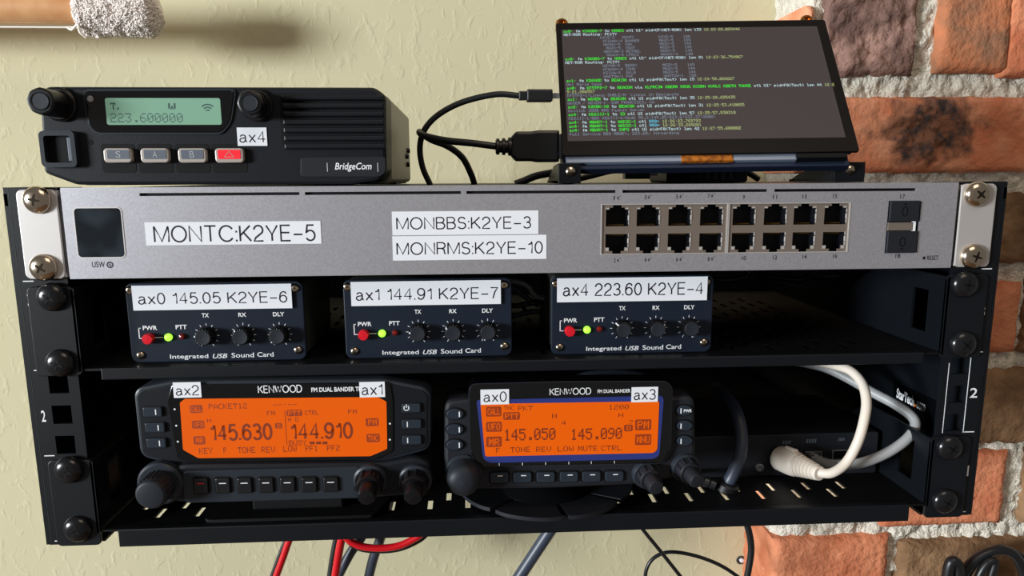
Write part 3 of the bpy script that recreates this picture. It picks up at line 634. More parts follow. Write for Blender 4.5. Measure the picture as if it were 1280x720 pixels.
# ------------------------------------------------------------------ three small boxes
def soundbox(lab, TL, TR, BR, BL, txt, lb, tb, ang, cap):
    Y = 9.0; a = at(*BL, Y); b = at(*BR, Y); c_ = at(*TL, Y); d = at(*TR, Y)
    X0 = (a.x+c_.x)/2; X1 = (b.x+d.x)/2; Zb = 90.4; Zt = Zb+(c_.z+d.z-a.z-b.z)/2; Wd = X1-X0; H = Zt-Zb
    dz = Zb-(a.z+b.z)/2
    t = Thing('sound_card', lab, 'sound card', 'small sound card boxes on the upper shelf', (X0, Y, Zb))
    P = lambda px, py: (X0+(px-140)/955*Wd, Zb+(532-py)/440*H)     # crop pixels of the middle box
    mb = MB(); mb.prism(rrect(X0, Zb, X1, Zt, 3.6, 5), Y, Y+2, .5); t.part('front_panel', mb, M['plate'])
    mb = MB(); mb.prism(rrect(X0+1, Zb+.3, X1-1, Zt-.6, 3), Y+2, Y+75, .3); t.part('case', mb, M['boxside'])
    for px, py, g_ in ((190, 490, 1), (1050, 477, 1), (165, 130, 1), (1052, 130, 1)):
        x, z = P(px, py); screw(t, SCS, x, Y, z, .4)
    mb = MB(); mt = MB()
    for i, (px, nm) in enumerate(((557, 'TX'), (757, 'RX'), (955, 'DLY'))):
        x, z = P(px, 386); kx, kz = x, z
        for k in range(11):
            aa = math.radians(-60-300*k/10-0) if False else math.radians(240-300*k/10)
            r0, r1 = 5.1, 6.3
            u = Vector((math.cos(aa), math.sin(aa))); n_ = Vector((-u.y, u.x))*.13
            mb.flat([(x+u.x*r0+n_.x, z+u.y*r0+n_.y), (x+u.x*r1+n_.x, z+u.y*r1+n_.y), (x+u.x*r1-n_.x, z+u.y*r1-n_.y), (x+u.x*r0-n_.x, z+u.y*r0-n_.y)], Y-.05)
        w_ = {'TX': 38, 'RX': 42, 'DLY': 62}[nm]
        xa, za = P(px-w_/2, 285); xb, zb = P(px+w_/2, 262); mb.text(nm, (xa, za, xb, zb), Y-.06, .02)
        mk = MB(); mk.prism(gear(x, z, 4.3, 3.9, 18), Y-6.0, Y-.2, .3); mk.lathe([(4.7, 0), (4.5, 1.2)], (x, Y, z)); kn = t.part('knob', mk, M['knob'])
        mk = MB(); mk.lathe([(3.75, 0), (3.5, .35), (3.2, .3), (.01, .2)], (x, Y-6.0, z), n=24); t.part('knob_cap', mk, M['knobc'], kn)
        aa = math.radians(ang[i]); u = Vector((math.cos(aa), math.sin(aa))); n_ = Vector((-u.y, u.x))*.33; mk = MB()
        mk.add([(x+u.x*r+n_.x*s_, y_, z+u.y*r+n_.y*s_) for r, y_ in ((3.8, Y-6.1), (4.45, Y-5.7), (4.55, Y-.4)) for s_ in (-1, 1)], [(0, 1, 3, 2), (2, 3, 5, 4)]); t.part('pointer_mark', mk, M['white'], kn, smooth=False, fix=False)
    for nm, (a0, b0, a1, b1) in (('PWR', (215, 350, 292, 326)), ('PTT', (392, 348, 452, 324))):
        mb.text(nm, (*P(a0, b0), *P(a1, b1)), Y-.06, .02)
    for q in ((190, 398, 212, 394), (190, 396, 195, 338), (190, 341, 203, 337), (272, 394, 318, 390)):
        xa, za = P(q[0], q[1]); xb, zb = P(q[2], q[3]); mb.flat([(xa, za), (xb, za), (xb, zb), (xa, zb)], Y-.05)
    for wd, sh, (a0, b0, a1, b1) in (('Integrated', 0, (348, 520, 556, 489)), ('USB', .3, (580, 515, 660, 489)), ('Sound', 0, (683, 513, 806, 486)), ('Card', 0, (824, 511, 914, 485))):
        mb.text(wd, (*P(a0, b0), *P(a1, b1)), Y-.06, .008, sh)
    t.part('printed_lettering', mb, M['white'], smooth=False, fix=False)
    x, z = P(250, 395); mb = MB(); mb.lathe([(2.7, 0), (2.7, 3.0), (2.4, 3.6), (.01, 3.7)], (x-.2, Y, z)); t.part('power_button', mb, M['red'], label='round red push button')
    x, z = P(350, 391); mb = MB(); mb.lathe([(1.9, 0), (1.9, .9), (1.5, 1.7), (.8, 2.1), (.01, 2.2)], (x, Y, z)); t.part('green_lamp', mb, M['led'])
    x, z = P(424, 388); mb = MB(); mb.lathe([(1.5, 0), (1.5, .9), (1.2, 1.5), (.01, 1.9)], (x, Y, z)); t.part('red_lamp', mb, M['ledr'])
    q = R(*lb, Y); mb = MB(); zoff = dz
    mb.prism([(q[0], q[1]+zoff), (q[2], q[1]+zoff), (q[2], q[3]+zoff), (q[0], q[3]+zoff)], Y-1.35, Y-1.2); o = t.part('label_sticker', mb, M['paper'], label='white label tape reading '+txt, smooth=False)
    q = R(*tb, Y); mb = MB(); stroke_text(mb, txt, (q[0], q[1]+zoff, q[2], q[3]+zoff), Y-1.42); t.part('printed_lettering', mb, M['ink'], o, smooth=False, fix=False)
    return t
soundbox('small dark box with red button labelled ax0 145.05 K2YE-6', (156, 350), (378, 348), (383, 446), (164, 450), 'ax0 145.05 K2YE-6', (165, 353, 366, 381), (172.5, 362, 360, 374), (170, 130, 225), 0)
soundbox('small dark box with red button labelled ax1 144.91 K2YE-7', (428, 350), (638.5, 347), (641, 444), (433, 449), 'ax1 144.91 K2YE-7', (438.5, 352, 626, 379.3), (444.5, 360.5, 622.5, 373), (172, 145, 245), 0)
soundbox('small dark box with red button labelled ax4 223.60 K2YE-4', (687, 347), (889, 344), (892, 440), (691, 445), 'ax4 223.60 K2YE-4', (696, 348.5, 882.5, 375.5), (703, 355, 878, 368.5), (140, 38, 275), 0)

# ------------------------------------------------------------------ top left radio
Y = 0.0
br = Thing('mobile_radio', 'black two-way radio with green display sitting on the silver switch', 'radio', loc=(-148, 0, 179))
out = rcorner(poly([(49, 122), (56, 108), (468, 109), (482, 119), (483, 214), (474, 226), (440, 231), (95, 231), (54, 216)], Y), 2)
out = [(x, max(z, 179.0)) for x, z in out]
mb = MB(); mb.prism(out, Y, Y+26, 1.6); br.part('front_panel', mb, M['rad'])
xa, za, xb, zb = min(p[0] for p in out), 179.6, max(p[0] for p in out), max(p[1] for p in out)
mb = MB(); mb.prism(rrect(xa+4, za, xb-.8, zb-1.2, 3), Y+26, Y+152, .3, .6)
for k in range(18): mb.box(xa+12+k*8, xa+15+k*8, Y+40, Y+150, zb-1.4, zb+1.2)
br.part('heat_sink_case', mb, mat('painted cast case', (128, 128, 116), .45, .2))
mb = MB()
for z_, y_ in ((196, 118), (200, 128), (191, 124)): mb.lathe([(1.7, 0), (1.7, 1.4), (1.2, 2)], (xb-.8, Y+y_, z_), (1, 0, 0), n=12)
br.part('side_screw', mb, M['screw'])
mb = MB(); mb.box(xb-22, xb-2, Y+60, Y+130, 179, 182); br.part('rubber_foot', mb, M['dark'])
q = R(349, 119, 481, 186, Y); mb = MB(); mb.prism(rrect(q[0], q[1], q[2]+.5, q[3], 3), Y-.2, Y); o = br.part('grille_bed', mb, M['dark'], label='dark recessed speaker grille bed')
for k in range(7):
    z_ = q[1]+1.2+(q[3]-q[1]-2.4)*k/6; mb = MB(); mb.box(q[0]+1.5, q[2]+.6, Y-2.4, Y-.1, z_-1.25, z_+1.25, .8); br.part('grille_rib', mb, M['rad'])
q = poly([(376, 197), (482, 196), (482, 216), (474, 221), (376, 221)], Y); mb = MB(); mb.prism(rcorner(q, 1.5), Y-.5, Y, .2); o = br.part('name_badge', mb, M['rad2'])
mb = MB(); mb.text('BridgeCom', R(418.5, 203.5, 465, 214.5, Y), Y-.6, .012, .25)
for px in (409.5, 472.5): a = at(px, 212, Y); mb.flat([(a.x-.1, a.z-1), (a.x+.1, a.z-1), (a.x+.1, a.z+3.2), (a.x-.1, a.z+3.2)], Y-.6)
br.part('printed_lettering', mb, M['white'], o, smooth=False, fix=False)
q = rcorner(poly([(106, 114), (294, 113), (288, 152), (277, 166), (121, 166), (112, 156)], Y), 2.2)
mb = MB(); mb.prism(q, Y-1.2, Y, .4); win = br.part('display_window', mb, M['gls'])
mb = MB(); mb.ring(inset(q, -.7), inset(q, .1), Y-.8, Y); br.part('window_rim', mb, M['rim'])
q = R(131, 122.5, 277.5, 156, Y-1.2); mb = MB(); mb.prism(rrect(*q, 1.0), Y-1.45, Y-1.2, .1); lc = br.part('green_display', mb, M['glcd'], win, label='pale green liquid crystal display')
mb = MB(); a = at(138.5, 153.3, Y-1.5); b = at(228, 141.5, Y-1.5); mb.pix('223.600000', a.x, a.z, (b.x-a.x+.6)/10, b.z-a.z, Y-1.5, .82)
a = at(210.5, 136.8, Y-1.5); b = at(219, 129, Y-1.5); mb.pix('W', a.x, a.z, (b.x-a.x)*1.15, b.z-a.z, Y-1.5, 1, .3)
a = at(138.5, 137, Y-1.5); b = at(145, 128.5, Y-1.5); mb.pix('T', a.x, a.z, (b.x-a.x)*1.1, b.z-a.z, Y-1.5, 1); mb.flat([(b.x, a.z), (b.x+1, a.z), (b.x+1, a.z+1.3)], Y-1.5)
a = at(259.7, 139, Y-1.5)
for rr in (1.1, 2.4, 3.7):
    o1 = [(a.x+(rr+w_)*math.cos(math.radians(t)), a.z-.6+(rr+w_)*math.sin(math.radians(t))) for w_, rng in ((.28, range(45, 136, 9)), (-.28, range(135, 44, -9))) for t in rng]
    n_ = len(o1)//2; mb.add([(p[0], Y-1.5, p[1]) for p in o1], [(i, i+1, 2*n_-2-i, 2*n_-1-i) for i in range(n_-1)])
br.part('display_digits', mb, M['gseg'], win, smooth=False, fix=False)
c = at(113, 123.5, Y-1.2); mb = MB(); mb.lathe([(1.4, 0), (1.4, .2), (.01, .25)], (c.x, Y-1.2, c.z)); br.part('indicator_lamp', mb, M['grey'])
c = at(113.5, 178, Y); mb = MB(); mb.lathe([(1.2, 0), (1.2, .1), (.01, .12)], (c.x, Y, c.z)); br.part('microphone_hole', mb, M['dark'])
for (a, b, txt) in ((131, 167.3, 'S'), (177, 213.3, 'A'), (223.5, 259.7, 'B'), (269.5, 306, None)):
    q = R(a-6, 180, b+4, 216, Y); mb = MB(); mb.prism(rrect(*q, 1.6), Y-.15, Y, .1); kr = br.part('key_recess', mb, M['dark'])
    q = R(a+1, 185.5, b+1, 203.5, Y); mb = MB(); mb.prism(rrect(*q, 1.7), Y-2.8, Y-.1, .5); k_ = br.part('key', mb, M['silk'], label='silver rimmed key with '+('red triangle' if txt is None else 'letter '+txt))
    q = R(a+2.5, 187.3, b-5, 198.7, Y-2.8); mb = MB(); mb.prism(rrect(*q, .4), Y-3.0, Y-2.7); br.part('key_pad', mb, M['redk'] if txt is None else M['padk'], k_)
    mb = MB(); cx = (q[0]+q[2])/2; cz = (q[1]+q[3])/2
    if txt: mb.text(txt, (cx-1.1, cz-1.5, cx+1.1, cz+1.5), Y-3.1, 0)
    else:
        t1 = [(cx-2.4, cz-1.3), (cx+2.4, cz-1.3), (cx, cz+1.6)]; mb.ring(t1, inset(t1, .22), Y-3.1, Y-3.05)
    br.part('key_symbol', mb, M['grey'] if txt else M['silk'], k_, smooth=False, fix=False)
def octknob(t, px, py, r, L, mt1, mt2, n=8, base=1.25, ax=(0, -1, 0)):
    c = at(px, py, 0); mb = MB(); mb.lathe([(r*base, 0), (r*base, 1.6), (r*1.12, 2.2), (r*1.08, 3)], (c.x, 0, c.z)); b_ = t.part('knob_collar', mb, M['knob'])
    mb = MB(); mb.prism(rcorner(circ(c.x, c.z, r*1.02, n), r*.22, 2), -L, -2.5, 1.0); o = t.part('knob', mb, mt1)
    mb = MB(); mb.lathe([(r*.66, 0), (r*.62, .5), (r*.55, .15), (.01, .1)], (c.x, -L, c.z)); t.part('knob_cap', mb, mt2, o); return o
octknob(br, 76, 131, 6.2, 17, M['knob'], M['knobc']); octknob(br, 321.5, 132, 6.0, 12.5, M['knob'], M['knobc'])
q = R(52, 164, 101, 209, Y); q2 = R(58, 170, 95, 203.5, Y)
mb = MB(); mb.ring(rrect(*q, 2.2), rrect(*q2, 1.4), Y-3.2, Y+.2); o = br.part('microphone_jack', mb, M['rim'], label='square modular microphone socket')
mb = MB(); mb.prism(rrect(*q2, .8), Y-.25, Y); br.part('jack_cavity', mb, M['dark'], o)
a, b_, c, d = q2; mb = MB(); mb.box(c-1.8, c-.1, Y-2.6, Y, b_+.8, d-.8, .2); br.part('jack_latch', mb, M['padk'], o)
sticker(br, 296, 159.5, 334.5, 182.3, Y, 'ax4', (298.5, 164, 332.5, 178.5), th=.35)

# ------------------------------------------------------------------ left control head
Y = -8.0
lh = Thing('radio_control_head', 'wide black control head with amber display and stickers ax2 and ax1', 'radio', loc=(-122, 0, 5))
oc = rcorner(poly([(167, 493), (172, 485), (215, 476.5), (479, 474), (530, 484), (538.5, 492), (538.5, 556), (532, 563.5), (479, 578), (214, 581), (181, 572.5), (174.5, 565)], Y), 2)
mb = MB(); mb.prism(oc, Y, Y+26, 1.2, 4); lh.part('housing', mb, M['rim'])
mb = MB(); mb.prism(inset(oc, 1.6), Y-.5, Y, .4); lh.part('front_panel', mb, M['rad'])
q = rcorner(poly([(216, 480), (488, 478.5), (491.5, 500), (491.5, 563), (470, 574), (234, 577.5), (222, 571), (210, 500)], Y), 1.2)
mb = MB(); mb.prism(q, Y-1.1, Y, .3); gw = lh.part('display_window', mb, M['gls'])
lq = poly([(225, 503), (231, 498.6), (472, 496.3), (483, 502), (484, 561), (463, 570), (248, 572.5), (229, 562)], Y-1.1)
mb = MB(); mb.prism(rcorner(lq, .8), Y-1.35, Y-1.1); lh.part('amber_display', mb, M['lcd'], gw, label='glowing amber liquid crystal display', smooth=False)
YL = Y-1.42; s1 = MB(); s2 = MB()
stroke_text(s1, '145.630', R(261, 530.5, 341.5, 550, YL), YL, .145); stroke_text(s1, '144.910', R(361.5, 529, 442, 548.5, YL), YL, .145)
def pt(mb, s, x0, y0, x1, y1, Yq, **k):
    q = R(x0, y0, x1, y1, Yq); n = len(s); mb.pix(s, q[0], q[1], (q[2]-q[0])*6/(6*n-1), q[3]-q[1], Yq, **k)
for s, *b in (('PACKET12', 260.5, 505, 309, 510.5), ('FM', 333.5, 514, 344, 519), ('H', 258.5, 523.5, 264, 528), ('KEY', 248.5, 560, 266, 567), ('F', 279, 559.5, 284, 566.5), ('TONE', 297, 559, 319.5, 566), ('REV', 326.5, 558.5, 344, 565.5),
              ('LOW', 354, 557.5, 371, 564.5), ('PF1', 381.5, 557, 397.5, 564), ('PF2', 408.5, 556.5, 425, 563.5), ('CTRL', 381, 513, 398.5, 518.5), ('FM', 435, 512, 446, 517), ('H D', 360, 522, 373, 527), ('BUSY', 361, 550.5, 383, 556.5), ('--:--', 341, 503.5, 371, 508)): pt(s1, s, *b, YL)
for x in (387, 395, 403): q = R(x, 552, x+6.5, 555.3, YL); s1.flat(rrect(*q, .05), YL)
q = R(356.5, 514, 358.2, 556, YL); s1.flat([(q[0], q[1]), (q[2], q[1]), (q[2], q[3]), (q[0], q[3])], YL)
for b in ((237, 506.5, 253.5, 516), (239.5, 526, 256, 535.5), (241.5, 545.5, 257, 555.5), (457, 523, 473.5, 532.5), (458, 542.5, 475, 552.5), (358, 512.5, 378, 520), (343.5, 529, 353, 535.5)): s2 = MB().prism(rrect(*R(*b, YL), .8), YL, YL+.05); lh.part('display_icon', s2, M['seg2'], gw, smooth=False)
lh.part('display_digits', s1, M['seg'], gw, smooth=False, fix=False)
s3 = MB()
for s, *b in (('CALL', 238.5, 508, 252, 514.5), ('VFO', 241.5, 527.5, 254.5, 534), ('MR', 244.5, 547, 254.5, 553.8), ('PM', 460, 524.5, 471, 531), ('TNC', 460, 544.2, 473, 550.8), ('PTT', 360, 513.6, 376, 519), ('D', 346.5, 530.2, 350.5, 534.5)): pt(s3, s, *b, YL-.05, bold=.2)
lh.part('display_icon_text', s3, M['lcd'], gw, smooth=False, fix=False)
mb = MB(); stroke_text(mb, 'KENWOOD', R(322, 482, 378, 490.5, Y-1.1), Y-1.18, .12); mb.text('FM DUAL BANDER TM', R(389, 484.5, 453, 488.8, Y-1.1), Y-1.18, .025)
for px, py in ((218.3, 511.5), (220.3, 532), (222.3, 552), (487.3, 529.5), (487.3, 549.5)): c = at(px, py, Y-1.1); mb.flat(circ(c.x, c.z, .5, 8), Y-1.18)
lh.part('printed_lettering', mb, M['white'], gw, smooth=False, fix=False)
def key(t, b, Yk, mt, h=1.4, r=.8, mark=None, sym=None, label=None, markmat='white', z=0):
    q = R(*b, Yk); mb = MB(); mb.prism(rrect(q[0]-.7, q[1]-.7, q[2]+.7, q[3]+.7, r+.5), Yk-.15, Yk); rc = t.part('key_recess', mb, M['dark'])
    mb = MB(); mb.prism(rrect(*q, r), Yk-h, Yk-.1, .4); o = t.part('key', mb, mt, label=label)
    if mark:
        cx = q[0]+(q[2]-q[0])*mark[0]; cz = q[1]+(q[3]-q[1])*mark[1]; mb = MB(); mb.flat([(cx-mark[2]/2, cz-mark[3]/2), (cx+mark[2]/2, cz-mark[3]/2), (cx+mark[2]/2, cz+mark[3]/2), (cx-mark[2]/2, cz+mark[3]/2)], Yk-h-.06)
        t.part('key_mark', mb, M[markmat], o, smooth=False, fix=False)
    return o
YK = Y-.5
for b in ((179.5, 508.5, 204, 519.8), (182, 528, 207.5, 539.3), (184, 547.5, 209, 558.5)): key(lh, b, YK, M['key2'], mark=(.68, .5, .5, 2.8))
for i, b in enumerate(((502, 504, 526, 514.5), (502.5, 524, 527, 534.5), (503, 544, 527, 554.5))): o = key(lh, b, YK, M['key2'], mark=(.28, .5, .5, 2.8) if i else None)
c = at(508, 510, YK-1.5); mb = MB(); o1 = [(c.x+1.5*math.cos(t), c.z+1.5*math.sin(t)) for t in [math.radians(125+k*29) for k in range(11)]]; o2 = [((x-c.x)*.7+c.x, (z-c.z)*.7+c.z) for x, z in o1]
mb.add([(x, YK-1.5, z) for x, z in o1+o2], [(i, i+1, 12+i, 11+i) for i in range(10)]); mb.flat([(c.x-.2, c.z), (c.x+.2, c.z), (c.x+.2, c.z+1.9), (c.x-.2, c.z+1.9)], YK-1.5); lh.part('power_symbol', mb, M['white'], smooth=False, fix=False)
# lower deck with the row of keys
dk = rcorner(poly([(188, 592), (214, 582), (232, 577), (479, 575), (520, 568), (538, 575), (540, 600), (528, 616), (445, 622), (232, 626), (200, 622)], Y), 3)
mb = MB(); mb.prism(dk, Y-3, Y+26, 2.2, 3); lh.part('lower_deck', mb, M['rad'])
mb = MB(); mb.prism(rrect(*R(228, 589, 452, 622, Y-3), 2), Y-3.5, Y-2.9, .4); lh.part('key_strip', mb, M['rim'])
for i, px in enumerate((252, 279.3, 306.3, 333.2, 360, 387, 414)):
    key(lh, (px-9.5, 597.5-.2*i, px+9.5, 615.5-.4*i), Y-3.5, M['key'], 1.3, .8, mark=(.5, .68, 3.4, .45), markmat='red' if i == 0 else 'white')
def dualknob(t, px, py, Yk, r, L, cap=M['knob'], ax=(0, -1, -.12)):
    c = at(px, py, Yk); o = (c.x, Yk, c.z); A_ = Vector(ax).normalized()
    mb = MB(); mb.lathe([(r*1.15, -1), (r*1.12, 1), (r*1.0, 1.6)], o, ax); a = t.part('knob_collar', mb, M['rim'])
    mb = MB(); mb.lathe([(r*.86, 0), (r*.86, L*.42), (r*.78, L*.48)], o, ax, 20)
    for k in range(10):
        u = A_.orthogonal().normalized(); v = A_.cross(u); an = 2*PI*k/10; p = Vector(o)+(u*math.cos(an)+v*math.sin(an))*r*.86
        mb.tube([p+A_*.3, p+A_*L*.42], r*.1, 6, 1)
    b = t.part('outer_knob', mb, cap)
    mb = MB(); mb.lathe([(r*.58, L*.4), (r*.6, L*.9), (r*.5, L), (.01, L*1.02)], o, ax, 20); t.part('inner_knob', mb, cap); return b
dualknob(lh, 463, 600, Y-3, 7.6, 17); dualknob(lh, 519, 600, Y-3, 7.6, 17)
c = at(202, 603, Y-2); mb = MB(); mb.lathe([(11.2, -2), (11.2, 1.5), (10, 2.5)], (c.x, Y-2, c.z), (0, -1, -.06), 30); lh.part('knob_collar', mb, M['rim'])
mb = MB(); mb.lathe([(7.5, 1), (7.4, 12.6), (6.9, 13.6), (6.0, 14), (.01, 13.8)], (c.x, Y-2, c.z), (0, -1, -.06), 30)
for k in range(24):
    a = 2*PI*k/24; p = Vector((c.x+7.5*math.cos(a), Y-4, c.z+7.5*math.sin(a))); mb.tube([p, p+Vector((0, -9.5, -.6))], .4, 5, 1)
lh.part('tuning_knob', mb, M['knobc'], label='large ribbed dark tuning knob')
mb = MB(); mb.xf = lambda p: Vector((p.x, p.z, p.y)); a = atz(228, 630, 8); 
mb.prism(rcorner([(-168, 2), (-80, 2), (-74, 26), (-174, 26)], 4), 5.0, 7.0, .5); mb.xf = None; mb.box(-146, -98, 12, 20, 7, 24, 1)
lh.part('support_foot', mb, M['dark'])
sticker(lh, 216, 478, 252.3, 496.5, Y-1.1, 'ax2', (219, 481.5, 249.5, 494), gw, th=.3); sticker(lh, 449, 477.5, 481.5, 496, Y-1.1, 'ax1', (451.5, 480, 479, 493.5), gw, th=.3)

# ------------------------------------------------------------------ right control head
Y = -6.0
rh = Thing('radio_control_head', 'smaller rounded control head with blue-framed amber display on a petal base', 'radio', loc=(17, 0, 5))
ob = rcorner(poly([(555.5, 508), (560, 501), (588, 498), (838, 496), (863, 494.5), (869, 501), (870, 570), (864, 594), (800, 606), (700, 611), (613, 612.5), (575, 612), (555, 592)], Y), 3)
mb = MB(); mb.prism(ob, Y, Y+24, 2.0, 4); rh.part('housing', mb, M['rad2'])
oz = rcorner(poly([(585.5, 486), (591, 480), (700, 477), (833, 476.5), (841, 484), (839, 560), (834, 573), (826, 580), (604, 584), (593, 577), (587, 566)], Y-3), 2)
mb = MB(); mb.prism(oz, Y-3, Y+10, 1.0); gw = rh.part('display_bezel', mb, M['gls'])
mb = MB(); mb.ring(oz, inset(oz, .5), Y-2.6, Y-1.5); rh.part('bezel_edge', mb, M['rim'])
mb = MB(); mb.prism(rcorner(poly([(595.5, 500), (827, 494.5), (829.5, 499), (824, 569), (817, 573.5), (611, 578.5), (604, 573)], Y-3), 1.5), Y-3.2, Y-3); rh.part('blue_frame', mb, M['blue'], gw, smooth=False)
mb = MB(); mb.prism(rcorner(poly([(600.5, 505), (824, 501.5), (821.5, 562), (817, 566), (606.5, 570.5)], Y-3.2), 1.2), Y-3.4, Y-3.2); rh.part('amber_display', mb, M['lcd2'], gw, label='glowing amber liquid crystal display', smooth=False)
YL = Y-3.47; s1 = MB(); s2 = MB(); s3 = MB()
for s, *b in (('TNC', 630, 507.5, 642.5, 512.5), ('PKT', 647.5, 507.5, 666, 513), ('1200', 761, 506, 786, 511.5), ('H', 690, 517, 696, 523), ('H', 773, 516.5, 779, 521.5), ('4', 702, 526, 707.5, 531), ('7', 786, 525.5, 791, 530),
              ('F', 620, 560, 625, 566), ('TONE', 638, 559, 663, 565), ('REV', 670, 558.5, 689, 564.5), ('LOW', 697, 558, 717, 564), ('MUTE', 722.5, 557.5, 747, 563.5), ('CTRL', 751.5, 557, 777, 563)): pt(s1, s, *b, YL)
for s, b in (('145.050', (630, 536.5, 694, 549.5)), ('145.090', (713.5, 536, 777, 548.5))): pt(s1, s, *b, YL, bold=.25)
for b in ((607.5, 508.5, 627, 520.5), (607.5, 527.5, 627.5, 539.5), (607.5, 546, 627.5, 558.5), (794, 524.5, 814, 537.5), (794, 543, 814, 556), (629, 515.5, 650, 524.5), (780, 531, 791, 539)): s2 = MB().prism(rrect(*R(*b, YL), .8), YL, YL+.05); rh.part('display_icon', s2, M['seg2'], gw, smooth=False)
for s, *b in (('CALL', 609.5, 510.5, 625, 518.5), ('VFO', 610, 529.5, 625, 537.5), ('MR', 611, 548.5, 624, 556.5), ('PM', 797, 526.5, 811, 535.5), ('MNU', 796, 545.5, 812, 553.5), ('PTT', 631, 517, 648, 523.2), ('D', 783.5, 532.8, 788, 537.4)): pt(s3, s, *b, YL-.05, bold=.2)
rh.part('display_digits', s1, M['seg'], gw, smooth=False, fix=False); rh.part('display_icon_text', s3, M['lcd2'], gw, smooth=False, fix=False)
mb = MB(); stroke_text(mb, 'KENWOOD', R(687, 485.5, 739, 493, Y-3), Y-3.08, .12); mb.text('FM DUAL BANDER', R(747, 487, 788, 490.5, Y-3), Y-3.08, .02)
for px in (624, 653, 682, 711, 739, 768): c = at(px, 580.5-(px-624)*.02, Y-3); mb.flat([(c.x-.15, c.z-.7), (c.x+.15, c.z-.7), (c.x+.15, c.z+.7), (c.x-.15, c.z+.7)], Y-3.08)
rh.part('printed_lettering', mb, M['white'], gw, smooth=False, fix=False)
def oval(t, px, py, rx, ry, txt=None, side=1):
    c = at(px, py, Y); mb = MB(); mb.prism(circ(c.x, c.z, rx+.6, 24, ry+.6), Y-.15, Y); t.part('key_recess', mb, M['dark'])
    mb = MB(); mb.prism(circ(c.x, c.z, rx, 24, ry), Y-1.3, Y-.1, .5); o = t.part('key', mb, M['key2'])
    mb = MB(); x = c.x+side*rx*.5
    if txt: mb.text(txt, (c.x-rx*.15, c.z-.8, c.x+rx*.85, c.z+.8), Y-1.38, .03); x = c.x-rx*.5
    mb.flat([(x-.3, c.z-1.4), (x+.3, c.z-1.4), (x+.3, c.z+1.4), (x-.3, c.z+1.4)], Y-1.38); t.part('key_mark', mb, M['white'], o, smooth=False, fix=False)
for py in (517, 536.3, 555.5): oval(rh, 568.8, py, 4.4, 2.9)
for py, tx in ((512.5, 'PWR'), (531.5, None), (550.5, None)): oval(rh, 855.3, py, 4.2, 2.8, tx, -1)
for px in (624, 653, 682, 711, 739, 767.5): key(rh, (px-11.3, 590.3-(px-624)*.012, px+11.3, 602.3-(px-624)*.012), Y, M['key2'], 1.4, 1.2, mark=(.55, .72, 2.6, .5), label=None)
c = at(579.5, 590, Y); mb = MB(); mb.lathe([(9.6, -1), (9.6, 1), (8.8, 2)], (c.x, Y, c.z), n=30); rh.part('knob_collar', mb, M['rim'])
mb = MB(); mb.lathe([(8.4, 1), (8.4, 9), (7.9, 11), (6.4, 12.6), (3.6, 13.6), (.01, 14)], (c.x, Y, c.z), (0, -1, -.05), 30); rh.part('tuning_knob', mb, M['knobc'], label='domed dark tuning knob')
dualknob(rh, 808, 592, Y, 6.9, 15, M['rad2'], (.12, -1, -.12)); dualknob(rh, 856, 584, Y, 6.9, 15, M['rad2'], (.16, -1, -.12))
# petal base
cx, cy, rr = 14, 38, 50.5; angs = [-176, -130, -83, -40, 4, 50, 95, 140]
for i, a0 in enumerate(angs):
    a1 = angs[i+1] if i < 7 else 184; mb = MB(); mb.xf = lambda p: Vector((p.x, p.z, p.y)); pts = []
    n_ = 10; g0 = math.radians(a0+2.2); g1 = math.radians(a1-2.2); am = (g0+g1)/2
    pts = [(cx+15*math.cos(am), cy+15*math.sin(am))]
    pts += [(cx+rr*.55*math.cos(g0-.0), cy+rr*.55*math.sin(g0))]
    pts += [(cx+rr*(1-.03*abs(2*k/n_-1)**4)*math.cos(g0+(g1-g0)*k/n_), cy+rr*(1-.03*abs(2*k/n_-1)**4)*math.sin(g0+(g1-g0)*k/n_)) for k in range(n_+1)]
    pts += [(cx+rr*.55*math.cos(g1), cy+rr*.55*math.sin(g1))]
    mb.prism(pts, 5.0, 7.4, .5)
    mb.v = [(x, y, z+max(0, (math.hypot(x-cx, y-cy)-25))*.07) for x, y, z in mb.v]
    rh.part('base_petal', mb, M['rad2'])
mb = MB(); mb.lathe([(26, 5.1), (26, 8), (20, 11), (12, 14), (12, 24)], (cx, cy-6, 0), (0, 0, 1), 30); mb.box(cx-22, cx+22, 6, 30, 18, 26, 1); rh.part('base_stem', mb, M['blkin'])
sticker(rh, 600.5, 487, 636.3, 505, Y-3.3, 'ax0', (604, 489.5, 633.5, 502), gw, th=.3); sticker(rh, 789.5, 484, 822, 502, Y-3.3, 'ax3', (792, 486.5, 819.5, 499.5), gw, th=.3)

# ------------------------------------------------------------------ small monitor
tl, wy, rl = math.radians(35.602), math.radians(3.126), math.radians(.482)
U = Vector((math.cos(wy)*math.cos(rl), -math.sin(wy)*math.cos(rl), math.sin(rl))); V = Vector((0, math.sin(tl), math.cos(tl))); V = (V-U*U.dot(V)).normalized(); N = V.cross(U).normalized() * -1
if N.y < 0: N = -N
OM = Vector((24.8, 48.4, 194.3)); RM = Matrix((U, N, V)).transposed()
mo = Thing('small_monitor', 'small bare touch screen leaning back and showing a dark text terminal', 'monitor', loc=OM, rot=RM)
def ml(px, py, y=0):        # pixel -> local (u, v) on the glass
    d = FW+RT*(px-640)/924-UP*(py-360-CQ[7])/924; o = OM+N*y; q = CC+d*((o-CC).dot(N)/d.dot(N)); return (q-o).dot(U), (q-o).dot(V)
mb = MB(); mb.prism(rrect(0, 0, 165, 99.6, 1.5), 0, 1.4, .3); mo.part('glass_bezel', mb, M['bez'])
ac = [ml(701, 36.5), ml(1022, 33.5), ml(1056.5, 172.5), ml(710.5, 175.5)]; print('active', ac)
